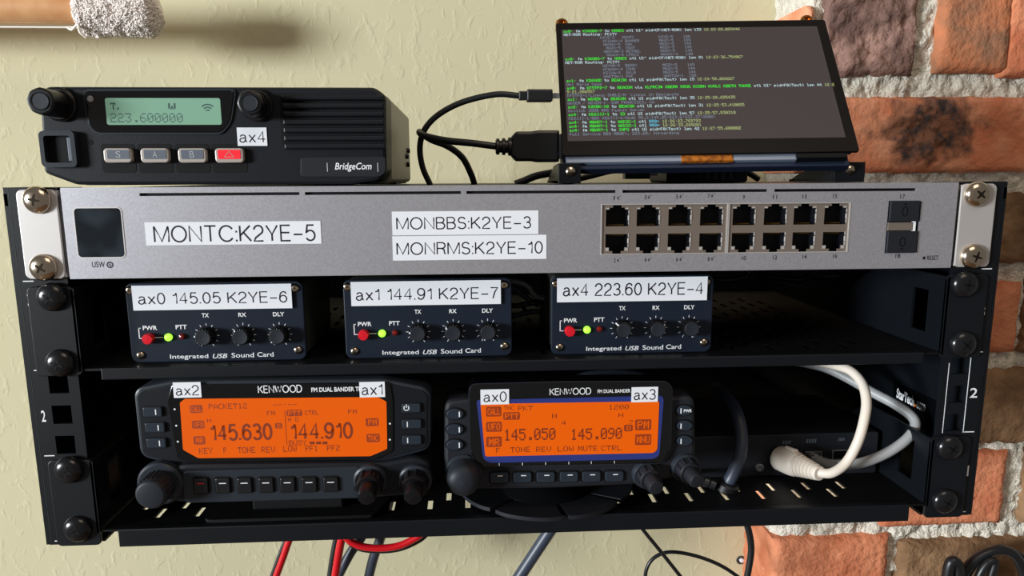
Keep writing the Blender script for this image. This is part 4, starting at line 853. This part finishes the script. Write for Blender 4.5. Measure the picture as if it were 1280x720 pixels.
ax0, ax1 = (ac[0][0]+ac[3][0])/2, (ac[1][0]+ac[2][0])/2; az0, az1 = (ac[3][1]+ac[2][1])/2, (ac[0][1]+ac[1][1])/2
mb = MB(); mb.prism([(ax0, az0), (ax1, az0), (ax1, az1), (ax0, az1)], -.06, 0); s_ = mo.part('terminal_screen', mb, M['scr'], smooth=False)
LINES = [[('g', 'ax0:'), ('w', ' fm '), ('g', 'K36OBO-7'), ('w', ' to '), ('g', 'NODES'), ('w', ' ctl UI^ pid=CF(NET/ROM) len 133 '), ('y', '12:23:28.083446')],
 [('w', 'NET/ROM Routing: PCITY')], *[[('d', ' '*15+a)] for a in ('K2YE-5   MONTC          K2YE-5    180', ' KF6ANX-4 BANNER        M6ZX-5    128', ' W6OHX-5  OAK           M6ZX-5    144', '  M6ZX-5  VOAT          M6ZX-5    192', ' WB6YNM-3 BETHEL        M6ZX-5    144', '  M6ACK-4 LPRC3         M6ACK-4   190')],
 [('g', 'ax0:'), ('w', ' fm '), ('g', 'K36OBO-7'), ('w', ' to '), ('g', 'NODES'), ('w', ' ctl UI^ pid=CF(NET/ROM) len 91 '), ('y', '12:23:36.754867')],
 [('w', 'NET/ROM Routing: PCITY')], *[[('d', ' '*15+a)] for a in ('W6YNM-5  BERRY          M6ZX-5    145', 'KF6ANX-4 JOHN           M6ZX-5    144', 'KG1XA-5  OKLM           M6ZX-5    144', 'WA6TOW-1 PAC            WA6TOW-1  190')],
 [('g', 'ax1:'), ('w', ' fm '), ('g', 'KD6AQD'), ('w', ' to '), ('g', 'BEACON'), ('w', ' ctl UI pid=F0(Text) len 15 '), ('y', '12:24:58.020227')], [('d', 'Del Marie Keys')],
 [('g', 'ax0:'), ('w', ' fm '), ('g', 'KF5TPZ-7'), ('w', ' to '), ('g', 'BEACON'), ('w', ' via '), ('g', 'KLPRC3* KBERR KROG KCORN KVOLC KBETH TAHOE'), ('w', ' ctl UI^ pid=F0(Text) len 44 '), ('y', '12:2')], [('y', '5:21.986557')], [('d', 'KF5TPZ-1/Linpac DVBLE/M: Linpac in Designate')],
 [('g', 'ax1:'), ('w', ' fm '), ('g', 'W6XEM'), ('w', ' to '), ('g', 'BEACON'), ('w', ' ctl UI pid=F0(Text) len 35 '), ('y', '12:25:28.695435')], [('d', 'W6XEM / W6XEM-1::SAM FRANCISCO, CA')],
 [('g', 'ax2:'), ('w', ' fm '), ('g', 'KZKBK-10'), ('w', ' to '), ('g', 'BEACON'), ('w', ' ctl UI pid=F0(Text) len 31 '), ('y', '12:25:53.410025')], [('d', 'Winlink 2000 RMS Packet Server')],
 [('g', 'ax4:'), ('w', ' fm '), ('g', 'KE6JJJ-1'), ('w', ' to '), ('g', 'ID'), ('w', ' ctl UI pid=F0(Text) len 57 '), ('y', '12:25:57.830310')], [('d', 'KE6JJJ-1/BBS KE6JJJ-4/Node 50.6/145.05/223.6/433.37(9600)')],
 [('g', 'ax4:'), ('w', ' fm '), ('g', 'M0ARY-1'), ('w', ' to '), ('g', 'W6KSC-1'), ('w', ' ctl '), ('c', 'RR0+ '), ('y', '12:26:23.769793')], [('g', 'ax4:'), ('w', ' fm '), ('g', 'M0ARY-1'), ('w', ' to '), ('g', 'W6KSC-1'), ('w', ' ctl '), ('c', 'RR0+ '), ('y', '12:26:33.268201')],
 [('g', 'ax4:'), ('w', ' fm '), ('g', 'M0ARY-1'), ('w', ' to '), ('g', 'INFO'), ('w', ' ctl UI pid=F0(Text) len 42 '), ('y', '12:27:55.60000Z')], [('d', 'Full Service BBS M0ARY, 223.60, forwarding')]]
tm = {k: MB() for k in 'gwydc'}; cw = (ax1-ax0-1)/108; ch = (az1-az0)/30.2
cw = (ax1-ax0-1.2)/105.0
for i, ln in enumerate(LINES):
    col = 0
    for k, s in ln: tm[k].pix(s, ax0+1.2+col*cw, az1-(i+1)*ch+ch*.12, cw, ch*.74, -.1, bold=.25 if k in 'gw' else 0); col += len(s)
for k, nm, mt in (('g', 'green_text', 'green'), ('w', 'white_text', 'tw'), ('y', 'yellow_text', 'ty'), ('d', 'grey_text', 'td'), ('c', 'cyan_text', 'tc')): mo.part(nm, tm[k], M[mt], s_, smooth=False, fix=False)
mb = MB(); mb.box(3, 162, 1.4, 5.5, 1.5, 97, .5); mb.box(2, 140, 2.4, 5, -3.2, 1.5, .3); mo.part('display_frame', mb, M['chrome'], label='shiny metal display frame')
mb = MB(); mb.box(1.5, 160, 4.6, 9.5, -6.2, 96, .4); mo.part('circuit_board', mb, M['bluem'])
mb = MB(); mb.box(66, 95, 1.8, 4.9, -3.6, 0.6, .8); mo.part('ribbon_cable', mb, M['kapton'], label='amber flexible ribbon cable folded over the edge')
mb = MB(); mb.box(130, 158, .6, 5, -3.4, -.1, .5); mo.part('black_tape', mb, M['blkin'])
for x in (4, 155):
    mb = MB(); mb.lathe([(3.9, -1.5), (3.9, 4.5), (3.0, 5.4), (1.8, 5.4), (1.8, 4)], (x, 6, 101.2), (0, -1, 0), 18); mo.part('brass_standoff', mb, M['brass'])
# feet (upright, in world space, converted to the monitor's frame)
MI = (Matrix.Translation(OM) @ RM.to_4x4()).inverted()
def wloc(mb): mb.v = [tuple(MI @ Vector(v)) for v in mb.v]; return mb
for px0, px1, x in ((698, 726, 0), (1041, 1082, 1)):
    a = at(px0, 230, 48); b = at(px1, 205, 48); yb = 47
    mb = MB(); mb.box(a.x, b.x if not x else at(1079, 230, 48).x, yb, yb+2, 178.8, 190.0, .3)
    mb.box(a.x, b.x, yb+2, yb+60, 178.8, 180.4, .3)
    fl = [(yb+2, 179), (yb+60, 179), (yb+48, 183), (yb+24, 189), (yb+2, 190)]
    k0 = len(mb.v); mb.xf = lambda p, a=a: Vector((a.x+p.y, p.x, p.z)); mb.prism(fl, 0, 1.6)
    mb.prism([(yb+2, 186), (yb+14, 186), (yb+22, 196), (yb+10, 196)], 3, 5)
    o = mo.part('monitor_foot', wloc(mb), M['blk'], label='black folded sheet metal foot')
    c = at((px0+px1)/2, 208 if x else 212, 47); mb = MB(); mb.lathe([(2.6, 0), (2.6, .8), (1.6, 1.6), (.01, 1.7)], (c.x+.5, yb, 185.5)); mo.part('screw', wloc(mb), M['nickel'], o)
# hdmi and usb plugs with their cables
Yc = 62
hd = Thing('video_cable', 'thick black video cable with a moulded plug in the monitor side', 'cable', loc=at(660, 182, Yc))
q = R(638, 163, 698, 203, Yc); zc = (q[1]+q[3])/2
mb = MB(); mb.prism(rcorner([(q[0], zc-5), (q[0]+3, zc-8.2), (q[0]+12, zc-8.2), (q[0]+15, zc-8.8), (q[2], zc-8.8), (q[2], zc+8.8), (q[0]+15, zc+8.8), (q[0]+12, zc+8.2), (q[0]+3, zc+8.2), (q[0], zc+5)], 1), Yc-5, Yc+6, 1.5, 1.5); hd.part('plug_body', mb, M['cable'])
mb = MB(); mb.box(q[2], q[2]+5, Yc-2, Yc+3, zc-7, zc+7, .3); hd.part('metal_shell', mb, M['jack'])
mb = MB(); mb.lathe([(3.6, 0), (4.6, .6), (4.6, 2), (3.4, 2.4), (3.4, 3.4), (4.8, 3.8), (4.8, 5.4), (3.6, 5.8), (3.6, 6.8), (5.2, 7.2), (5.2, 9)], (q[0]-8.5, Yc, zc), (1, 0, 0), 18); hd.part('strain_relief', mb, M['cable'])
P3 = lambda px, py, Y_: tuple(at(px, py, Y_))
mb = MB(); mb.tube([(q[0]-7, Yc, zc), P3(590, 179, 62), P3(560, 176, 64), P3(537, 171.5, 68), P3(526.5, 167.5, 73), P3(524.5, 165, 78), P3(527, 167, 84), P3(540, 175, 88), P3(560, 183, 92), P3(578, 197, 96), P3(589, 218, 100), P3(593.5, 232, 104)], 2.0, 12)
hd.part('cable', mb, M['cable'])
q = R(660, 109, 693, 125, Yc); zc = (q[1]+q[3])/2
ub = Thing('power_cable', 'thin black cable with a slim plug above the thick video plug', 'cable', loc=(q[0], Yc, zc))
mb = MB(); mb.prism(rrect(q[0], q[1], q[2], q[3], 1), Yc+8, Yc+15, .8, .8); mb.prism(rrect(q[0]-4.5, q[1]+1, q[0], q[3]-1, .6), Yc+9, Yc+14, .6, .6); ub.part('plug_body', mb, M['cable'])
mb = MB(); mb.box(q[2], q[2]+4, Yc+10, Yc+13, zc-1.4, zc+1.4); ub.part('metal_shell', mb, M['jack'])
mb = MB(); mb.tube([(q[0]-4, Yc+11.5, zc), P3(620, 118, 74), P3(580, 127, 76), P3(550, 142, 76), P3(532, 160, 76), P3(525, 182, 78), P3(528, 208, 80), P3(538, 231.5, 82)], 1.75, 12); ub.part('cable', mb, M['cable'])
# adapter and loose leads on top of the switch behind the monitor
a = at(833, 230, 105); b = at(936, 200, 105)
ad = Thing('power_adapter', 'black ribbed adapter lying behind the monitor on the switch', 'adapter', loc=((a.x+b.x)/2, 120, 178.4))
mb = MB(); mb.prism(rrect(a.x, 178.4, b.x, 196, 2), 105, 150, 1, 1); ad.part('case', mb, M['blk'])
for k in range(6):
    x = a.x+16+k*5.0; mb = MB(); mb.box(x, x+2.2, 104, 105.2, 180.5, 193, .3); ad.part('rib', mb, M['rad2'])
a = at(935, 222, 110); mb = MB(); mb.tube([(a.x-2, 112, 186), (a.x+3, 113, 183.5), (a.x+9, 116, 180.6)], 2, 10); ad.part('strain_relief', mb, M['cable'])
lead = Thing('usb_lead', 'black lead with a grey metal plug beneath the monitor', 'cable', loc=P3(760, 218, 100))
a = at(780, 217, 100); mb = MB(); mb.box(a.x, a.x+16, 96, 105, 181, 193, 1.2); lead.part('plug_body', mb, M['cable'])
mb = MB(); mb.box(a.x+16, a.x+21, 97.5, 103.5, 183, 192, .3); lead.part('metal_shell', mb, M['jack'])
mb = MB(); mb.tube([(a.x, 100, 187), P3(762, 214, 100), P3(742, 219, 92), P3(722, 224, 85), P3(706, 230, 80)], 1.9, 10); lead.part('cable', mb, M['cable'])
mb = MB(); mb.tube([P3(690, 216, 110), P3(670, 220, 112), P3(655, 226, 112), P3(644, 230, 112)], 2.4, 10); mb.tube([P3(690, 216, 110), P3(720, 212, 112), P3(745, 210, 115), P3(775, 212, 118), P3(830, 212, 118)], 2.4, 10)
solo('loose_cable', mb, M['cable'], 'black cable sagging behind the left monitor foot', 'cable', org=P3(690, 216, 110))

# ------------------------------------------------------------------ lower right: small device and its cables
dv = Thing('converter_box', 'low black box with sockets at the right end of the lower shelf', 'box', loc=(160, 60, 5))
Yd = 42; mb = MB(); mb.prism(rrect(98, 5, 216, 31, 1.5), Yd, 120, .8, 1); dv.part('case', mb, M['rad2'])
q = R(1002, 548, 1012, 574, Yd)
c = at(949, 584, Yd); mb = MB(); mb.lathe([(2.5, 0), (2.5, 1.2), (1.5, 1.4), (1.4, .3), (.01, .2)], (c.x, Yd, c.z)); dv.part('audio_jack', mb, M['jack'])
for b in ((1006, 564, 1026, 576), (1040, 562, 1066, 574)):
    q = R(*b, Yd); mb = MB(); mb.ring([(q[0], q[1]), (q[2], q[1]), (q[2], q[3]), (q[0], q[3])], [(q[0]+.7, q[1]+.7), (q[2]-.7, q[1]+.7), (q[2]-.7, q[3]-.7), (q[0]+.7, q[3]-.7)], Yd-.8, Yd); o = dv.part('usb_socket', mb, M['jack'], smooth=False)
    mb = MB(); mb.box(q[0]+.7, q[2]-.7, Yd-.15, Yd, q[1]+.7, q[3]-.7); dv.part('socket_cavity', mb, M['dark'], o)
mb = MB()
for b in ((978, 551, 989, 555), (1008, 549, 1021, 553.5), (1048, 547.5, 1056, 551)):
    q = R(*b, Yd); n_ = 4
    for k in range(n_): x = q[0]+(q[2]-q[0])*k/n_; mb.flat([(x, q[1]), (x+(q[2]-q[0])/n_*.6, q[1]), (x+(q[2]-q[0])/n_*.8, q[3]), (x+.2, q[3])], Yd-.05)
dv.part('printed_mark', mb, M['padk'], smooth=False, fix=False)
bc = Thing('data_cable', 'beige cable with a ribbed round plug looping over the black box', 'cable', loc=P3(990, 580, 35))
A0 = Vector(P3(976, 573, 40)); A1 = Vector(P3(1025, 592, 10)); ax = (A1-A0).normalized(); L = (A1-A0).length
mb = MB(); mb.lathe([(7.0, -1), (7.4, 0), (7.6, L*.3), (7.2, L*.42), (6.2, L*.47)], A0, ax, 26); pb = bc.part('plug_body', mb, M['beige'])
mb = MB(); pr_ = [(6.3, L*.45)]
for k in range(6): t = L*(.48+.075*k); rk = 6.4-.35*k; pr_ += [(rk, t), (rk, t+L*.045), (rk-.7, t+L*.05), (rk-.7, t+L*.07)]
pr_ += [(4.3, L*.95), (3.9, L)]
mb.lathe(pr_, A0, ax, 24); bc.part('strain_relief', mb, M['beige'], pb)
pp = A0+ax*L*.25+UP*7.3; mb = MB(); mb.tube([pp-ax*3, pp+ax*5], 1.6, 8, 1); bc.part('grip_ridge', mb, M['beige'], pb)
mb = MB(); mb.tube([A1-ax*2, P3(1040, 591, 8), P3(1058, 578, 8), P3(1072, 553, 8), P3(1080, 526, 10), P3(1083, 502, 14), P3(1078, 480, 20), P3(1064, 464, 28), P3(1045, 457, 38), P3(1020, 452, 60), P3(1000, 450, 80)], 2.7, 14); bc.part('cable', mb, M['beige'])
gc = Thing('grey_cable', 'grey cable curving in front of the side panel into the black box', 'cable', loc=P3(1030, 578, 40))
mb = MB(); mb.tube([P3(1014, 571, 42), P3(1026, 577, 34), P3(1045, 581, 26), P3(1075, 579, 20), P3(1105, 568, 18), P3(1130, 552, 18), P3(1143, 536, 20), P3(1141, 522, 24), P3(1120, 506, 32), P3(1090, 490, 42), P3(1062, 474, 52), P3(1035, 461, 62), P3(1012, 455, 76), P3(995, 452, 90)], 2.9, 14); gc.part('cable', mb, M['greyc'])
mb = MB(); mb.box(at(1008, 570, 42).x, at(1022, 570, 42).x, 36, 41.8, at(1010, 576, 42).z, at(1010, 566, 42).z, .5); gc.part('plug_body', mb, M['jack'])
dc = Thing('antenna_cable', 'thick dark slate cable arching down to the lower shelf', 'cable', loc=P3(905, 606, 28))
mb = MB(); mb.tube([P3(895, 484, 70), P3(910, 498, 50), P3(922, 520, 38), P3(927, 545, 32), P3(925, 570, 28), P3(915, 595, 26), P3(908, 606, 27)], 3.7, 14); dc.part('cable', mb, M['cable2'])
mb = MB(); mb.lathe([(5.2, 0), (6.4, .8), (6.6, 4.5), (5.4, 5.8)], Vector(P3(911, 603, 25)), Vector((-.25, .2, -1)), 20); dc.part('cable_boot', mb, M['cable'])
dn = Thing('lead_connector', 'small black connectors beside the thick slate cable on the shelf', 'connector', loc=P3(885, 604, 26))
mb = MB()
a = Vector(P3(872, 598, 26)); b = Vector(P3(898, 608, 22)); ax = (b-a).normalized()
mb.lathe([(1.6, 0), (2.6, 1), (2.6, 3), (1.9, 3.4), (3.0, 4), (3.0, 6.5), (2.0, 7), (2.9, 7.6), (2.9, 10.4)], a, ax, 14); dn.part('plug_body', mb, M['cable'])
mb = MB(); mb.tube([tuple(a), P3(868, 590, 40), P3(880, 575, 70), P3(890, 560, 90)], 1.5, 10); dn.part('cable', mb, M['cable'])

# bundle of leads behind the boxes on the upper shelf
bun = [([(645, 352), (660, 358), (675, 372)], 55), ([(640, 360), (655, 370), (672, 378)], 60), ([(640, 382), (658, 380), (674, 378)], 58), ([(640, 394), (660, 390), (680, 389)], 66), ([(905, 350), (933, 345), (938, 338)], 90), ([(650, 345), (664, 352), (684, 356)], 70), ([(1000, 350), (1010, 343), (1020, 348)], 120)]
for i, (pp, yb) in enumerate(bun):
    a = [P3(*p, yb) for p in pp]; a = [(a[0][0]-22, yb+10, a[0][2]+2)]+a+[(a[-1][0]+22, yb+12, a[-1][2]-1)]; mb = MB(); mb.tube(a, 1.6, 8)
    lb = {4: 'thin black lead hanging behind the right edge of the ax4 box', 6: 'thin dark lead at the back of the upper shelf right of the ax4 box'}.get(i, 'thin lead in the tangle seen between the middle and right small boxes')
    o = solo('thin_lead', mb, M['cable2'] if i % 2 else M['greyc' if i == 0 else 'cable'], lb, 'cable', org=a[1])
    if i not in (4, 6): o['group'] = 'leads tangled between the small boxes'

# ------------------------------------------------------------------ cables hanging under the rack
def hang(name, lab, parts, Yh=225):
    t = Thing(name, lab, 'cable', loc=P3(*parts[0][1][0], Yh))
    for nm, pts, r, mt, dy in parts:
        P_ = [P3(x, y, Yh+dy) for x, y in pts]
        if pts[0][1] < 650 and pts[0][1] != 735: P_ = [(P_[0][0]+(P_[0][0]-P_[1][0])*.6, Yh+dy, 3.0)]+P_
        if pts[-1][1] < 650: P_ = P_+[(P_[-1][0]+12, Yh+dy, 3.0)]
        mb = MB(); mb.tube(P_, r, 12); t.part(nm, mb, M[mt])
hang('power_lead', 'leftmost hanging pair of red and black wires under the rack', [('red_wire', [(392, 600), (378, 640), (363, 672), (354, 697), (340, 735)], 3.0, 'cred', 0), ('black_wire', [(389, 600), (375, 640), (359, 672), (349, 697), (335, 735)], 2.2, 'cable', 6)])
hang('power_lead', 'red and black wire pair hanging straight beside two slate cables', [('red_wire', [(436, 600), (433, 640), (428, 668), (423, 695), (417, 735)], 3.4, 'cred', -4), ('black_wire', [(428, 600), (426, 640), (422, 668), (417, 695), (411, 735)], 3.2, 'cable', 4)])
hang('looped_power_lead', 'red and black wire pair bending in an arc below the shelf', [('red_wire', [(420, 640), (430, 668), (446, 681), (470, 685), (495, 683), (515, 675), (530, 664), (545, 640)], 3.0, 'cred', -12), ('black_wire', [(422, 643), (433, 672), (448, 684.5), (472, 688), (497, 686), (518, 678), (533, 667), (548, 643)], 2.6, 'cable', -6)])
hang('coaxial_cable', 'slate cable slanting down behind the straight red wire', [('cable', [(475, 600), (466, 640), (452, 671), (437, 693), (415, 735)], 4.2, 'cable2', 8)])
hang('coaxial_cable', 'slate cable hanging to the right of the straight red wire', [('cable', [(490, 600), (483, 640), (475, 674), (466, 700), (458, 735)], 4.4, 'cable2', 12)])
hang('coaxial_cable', 'thick slate cable slanting down below the petal base', [('cable', [(722, 600), (706, 635), (687, 664), (665, 697), (640, 735)], 5.4, 'cable2', 0)])
hang('thin_cable', 'thin black cable running diagonally down to the right', [('cable', [(770, 610), (787, 636), (803, 661), (828, 692), (862, 735)], 1.7, 'cable', 0)])
hang('thin_cable', 'thin black cable arching over the plaster below the rack', [('cable', [(806, 735), (808, 712), (818, 697), (838, 690), (870, 695), (903, 708), (935, 730)], 1.7, 'cable', 10)])
hang('thin_cable', 'black cable hanging along the left edge of the brickwork', [('cable', [(918, 600), (926, 635), (935, 660), (939, 685), (936, 710), (931, 735)], 2.9, 'cable', -5)])
co = Thing('coiled_cable', 'coil of black cable in front of the bricks at lower right', 'cable', loc=P3(1240, 715, 235))
for dy, pts, r in ((0, [(1210, 760), (1203, 725), (1212, 706), (1232, 692), (1252, 688), (1268, 694), (1278, 712), (1283, 745)], 4.3), (8, [(1206, 760), (1208, 722), (1222, 701), (1246, 686), (1264, 690), (1282, 702), (1292, 735)], 3.8),
                   (-10, [(1180, 760), (1184, 722), (1188, 704), (1194, 702), (1198, 712), (1196, 740), (1192, 765)], 4.8), (-6, [(1216, 765), (1222, 725), (1234, 704), (1243, 702), (1240, 716), (1230, 745), (1222, 765)], 3.6)):
    mb = MB(); mb.tube([P3(x, y, 235+dy) for x, y in pts], r, 12); co.part('cable_loop', mb, M['cable'])

# ------------------------------------------------------------------ pole with fluffy end, top left
Yp = 270
po = Thing('wooden_pole', 'varnished wooden pole with a fluffy white end at the top left', 'pole', loc=P3(100, 0, Yp))
zb = at(60, 31, Yp).z; rS = 12.5; zc = zb+rS
mb = MB(); xe = at(100, 10, Yp).x; nn = 40; prof = []
def grv(a): return rS-(1.3 if abs(a-248) < 3 else 0)
vs = []; fs = []
for i, x in enumerate((-980, xe-4, xe+20)):
    for k in range(nn*3): a = 360*k/(nn*3); r = rS-(1.4 if 244 < a < 249 or 228 < a < 231 else 0); vs.append((x, Yp+r*math.cos(math.radians(a)), zc+r*math.sin(math.radians(a))))
n3 = nn*3
for i in range(2):
    for k in range(n3): fs.append((i*n3+k, i*n3+(k+1) % n3, (i+1)*n3+(k+1) % n3, (i+1)*n3+k))
fs += [tuple(range(n3)), tuple(2*n3+k for k in range(n3))]
mb.add(vs, fs); po.part('shaft', mb, M['wood'])
x0 = at(97, 20, Yp).x; x1 = at(201, 20, Yp).x; zl_ = at(150, 44, Yp).z; rF = 17.5; zf = zl_+rF
prof = []
for k in range(25):
    t = k/24; x = (x1-x0)*t; e = min(x, (x1-x0)-x)/10; prof.append((rF*(min(1, e+.0) if e > 1 else math.sqrt(max(.001, 1-(1-e)**2))**.8), x))
mb = MB(); mb.lathe(prof, (x0, Yp, zf), (1, 0, 0), 48)
mb.v = [tuple(Vector(v)+(Vector((0, v[1]-Yp, v[2]-zf)).normalized() if abs(v[1]-Yp)+abs(v[2]-zf) > .1 else Vector())*1.8*noise.noise(Vector(v)*.16)) for v in mb.v]
rnd = random.Random(3)
for k in range(4600):
    t = rnd.random(); x = x0+(x1-x0)*t; a = rnd.uniform(-PI*.75, PI*.35)-PI/2+.6
    a = rnd.uniform(math.radians(130), math.radians(330))
    xx = x-x0; e = min(xx, (x1-x0)-xx)/10; r = rF*(1 if e > 1 else math.sqrt(max(.001, 1-(1-e)**2))**.8)-.4
    n_ = Vector((0, math.cos(a), math.sin(a))); p = Vector((x, Yp, zf))+n_*r; p += n_*1.8*noise.noise(p*.16)
    d = Vector((rnd.gauss(0, 1), rnd.gauss(0, 1), rnd.gauss(0, 1))).normalized()*rnd.uniform(.8, 1.6)
    mb.tube([p-d, p+n_*rnd.uniform(.8, 2.4), p+d], rnd.uniform(.35, .6), 4, 2)
po.part('fluffy_cover', mb, M['fluff'], ang=180, label='fluffy white yarn cover', fix=False)
mb = MB(); mb.tube([(-980, Yp-10, at(60, 33.5, Yp-10).z-.5), P3(60, 34, Yp-10), P3(86, 34, Yp-10)], .8, 8); mb.tube([P3(84, 34, Yp-10), P3(90, 37, Yp-12), P3(97, 31, Yp-14), P3(100, 40, Yp-16), P3(108, 47, Yp-14)], 1.0, 8); po.part('cord', mb, M['cord'], label='thin white cord')

mb = MB(); mb.tube([P3(708, 480, 40), P3(728, 470, 36), P3(752, 466.5, 34), P3(778, 466, 34), P3(802, 469, 36), P3(822, 477, 40), P3(830, 500, 46)], 2.0, 12)
solo('arched_cable', mb, M['cable2'], 'slate cable arching just above the top edge of the smaller control head', 'cable', org=P3(775, 468, 35))
c = at(926, 700, YP); wp = Thing('wall_plug', 'small pale plug in a dark hole at the plaster edge below the rack', 'plug', loc=c)
mb = MB(); mb.lathe([(5.0, 0), (4.6, .8), (3.4, .8), (3.2, -.5)], (c.x, YP, c.z)); wp.part('hole_rim', mb, M['boxside'])
mb = MB(); mb.lathe([(2.4, 0), (2.3, 1.6), (1.2, 1.9), (.01, 1.9)], (c.x+.6, YP, c.z)); wp.part('plug', mb, M['paper'])
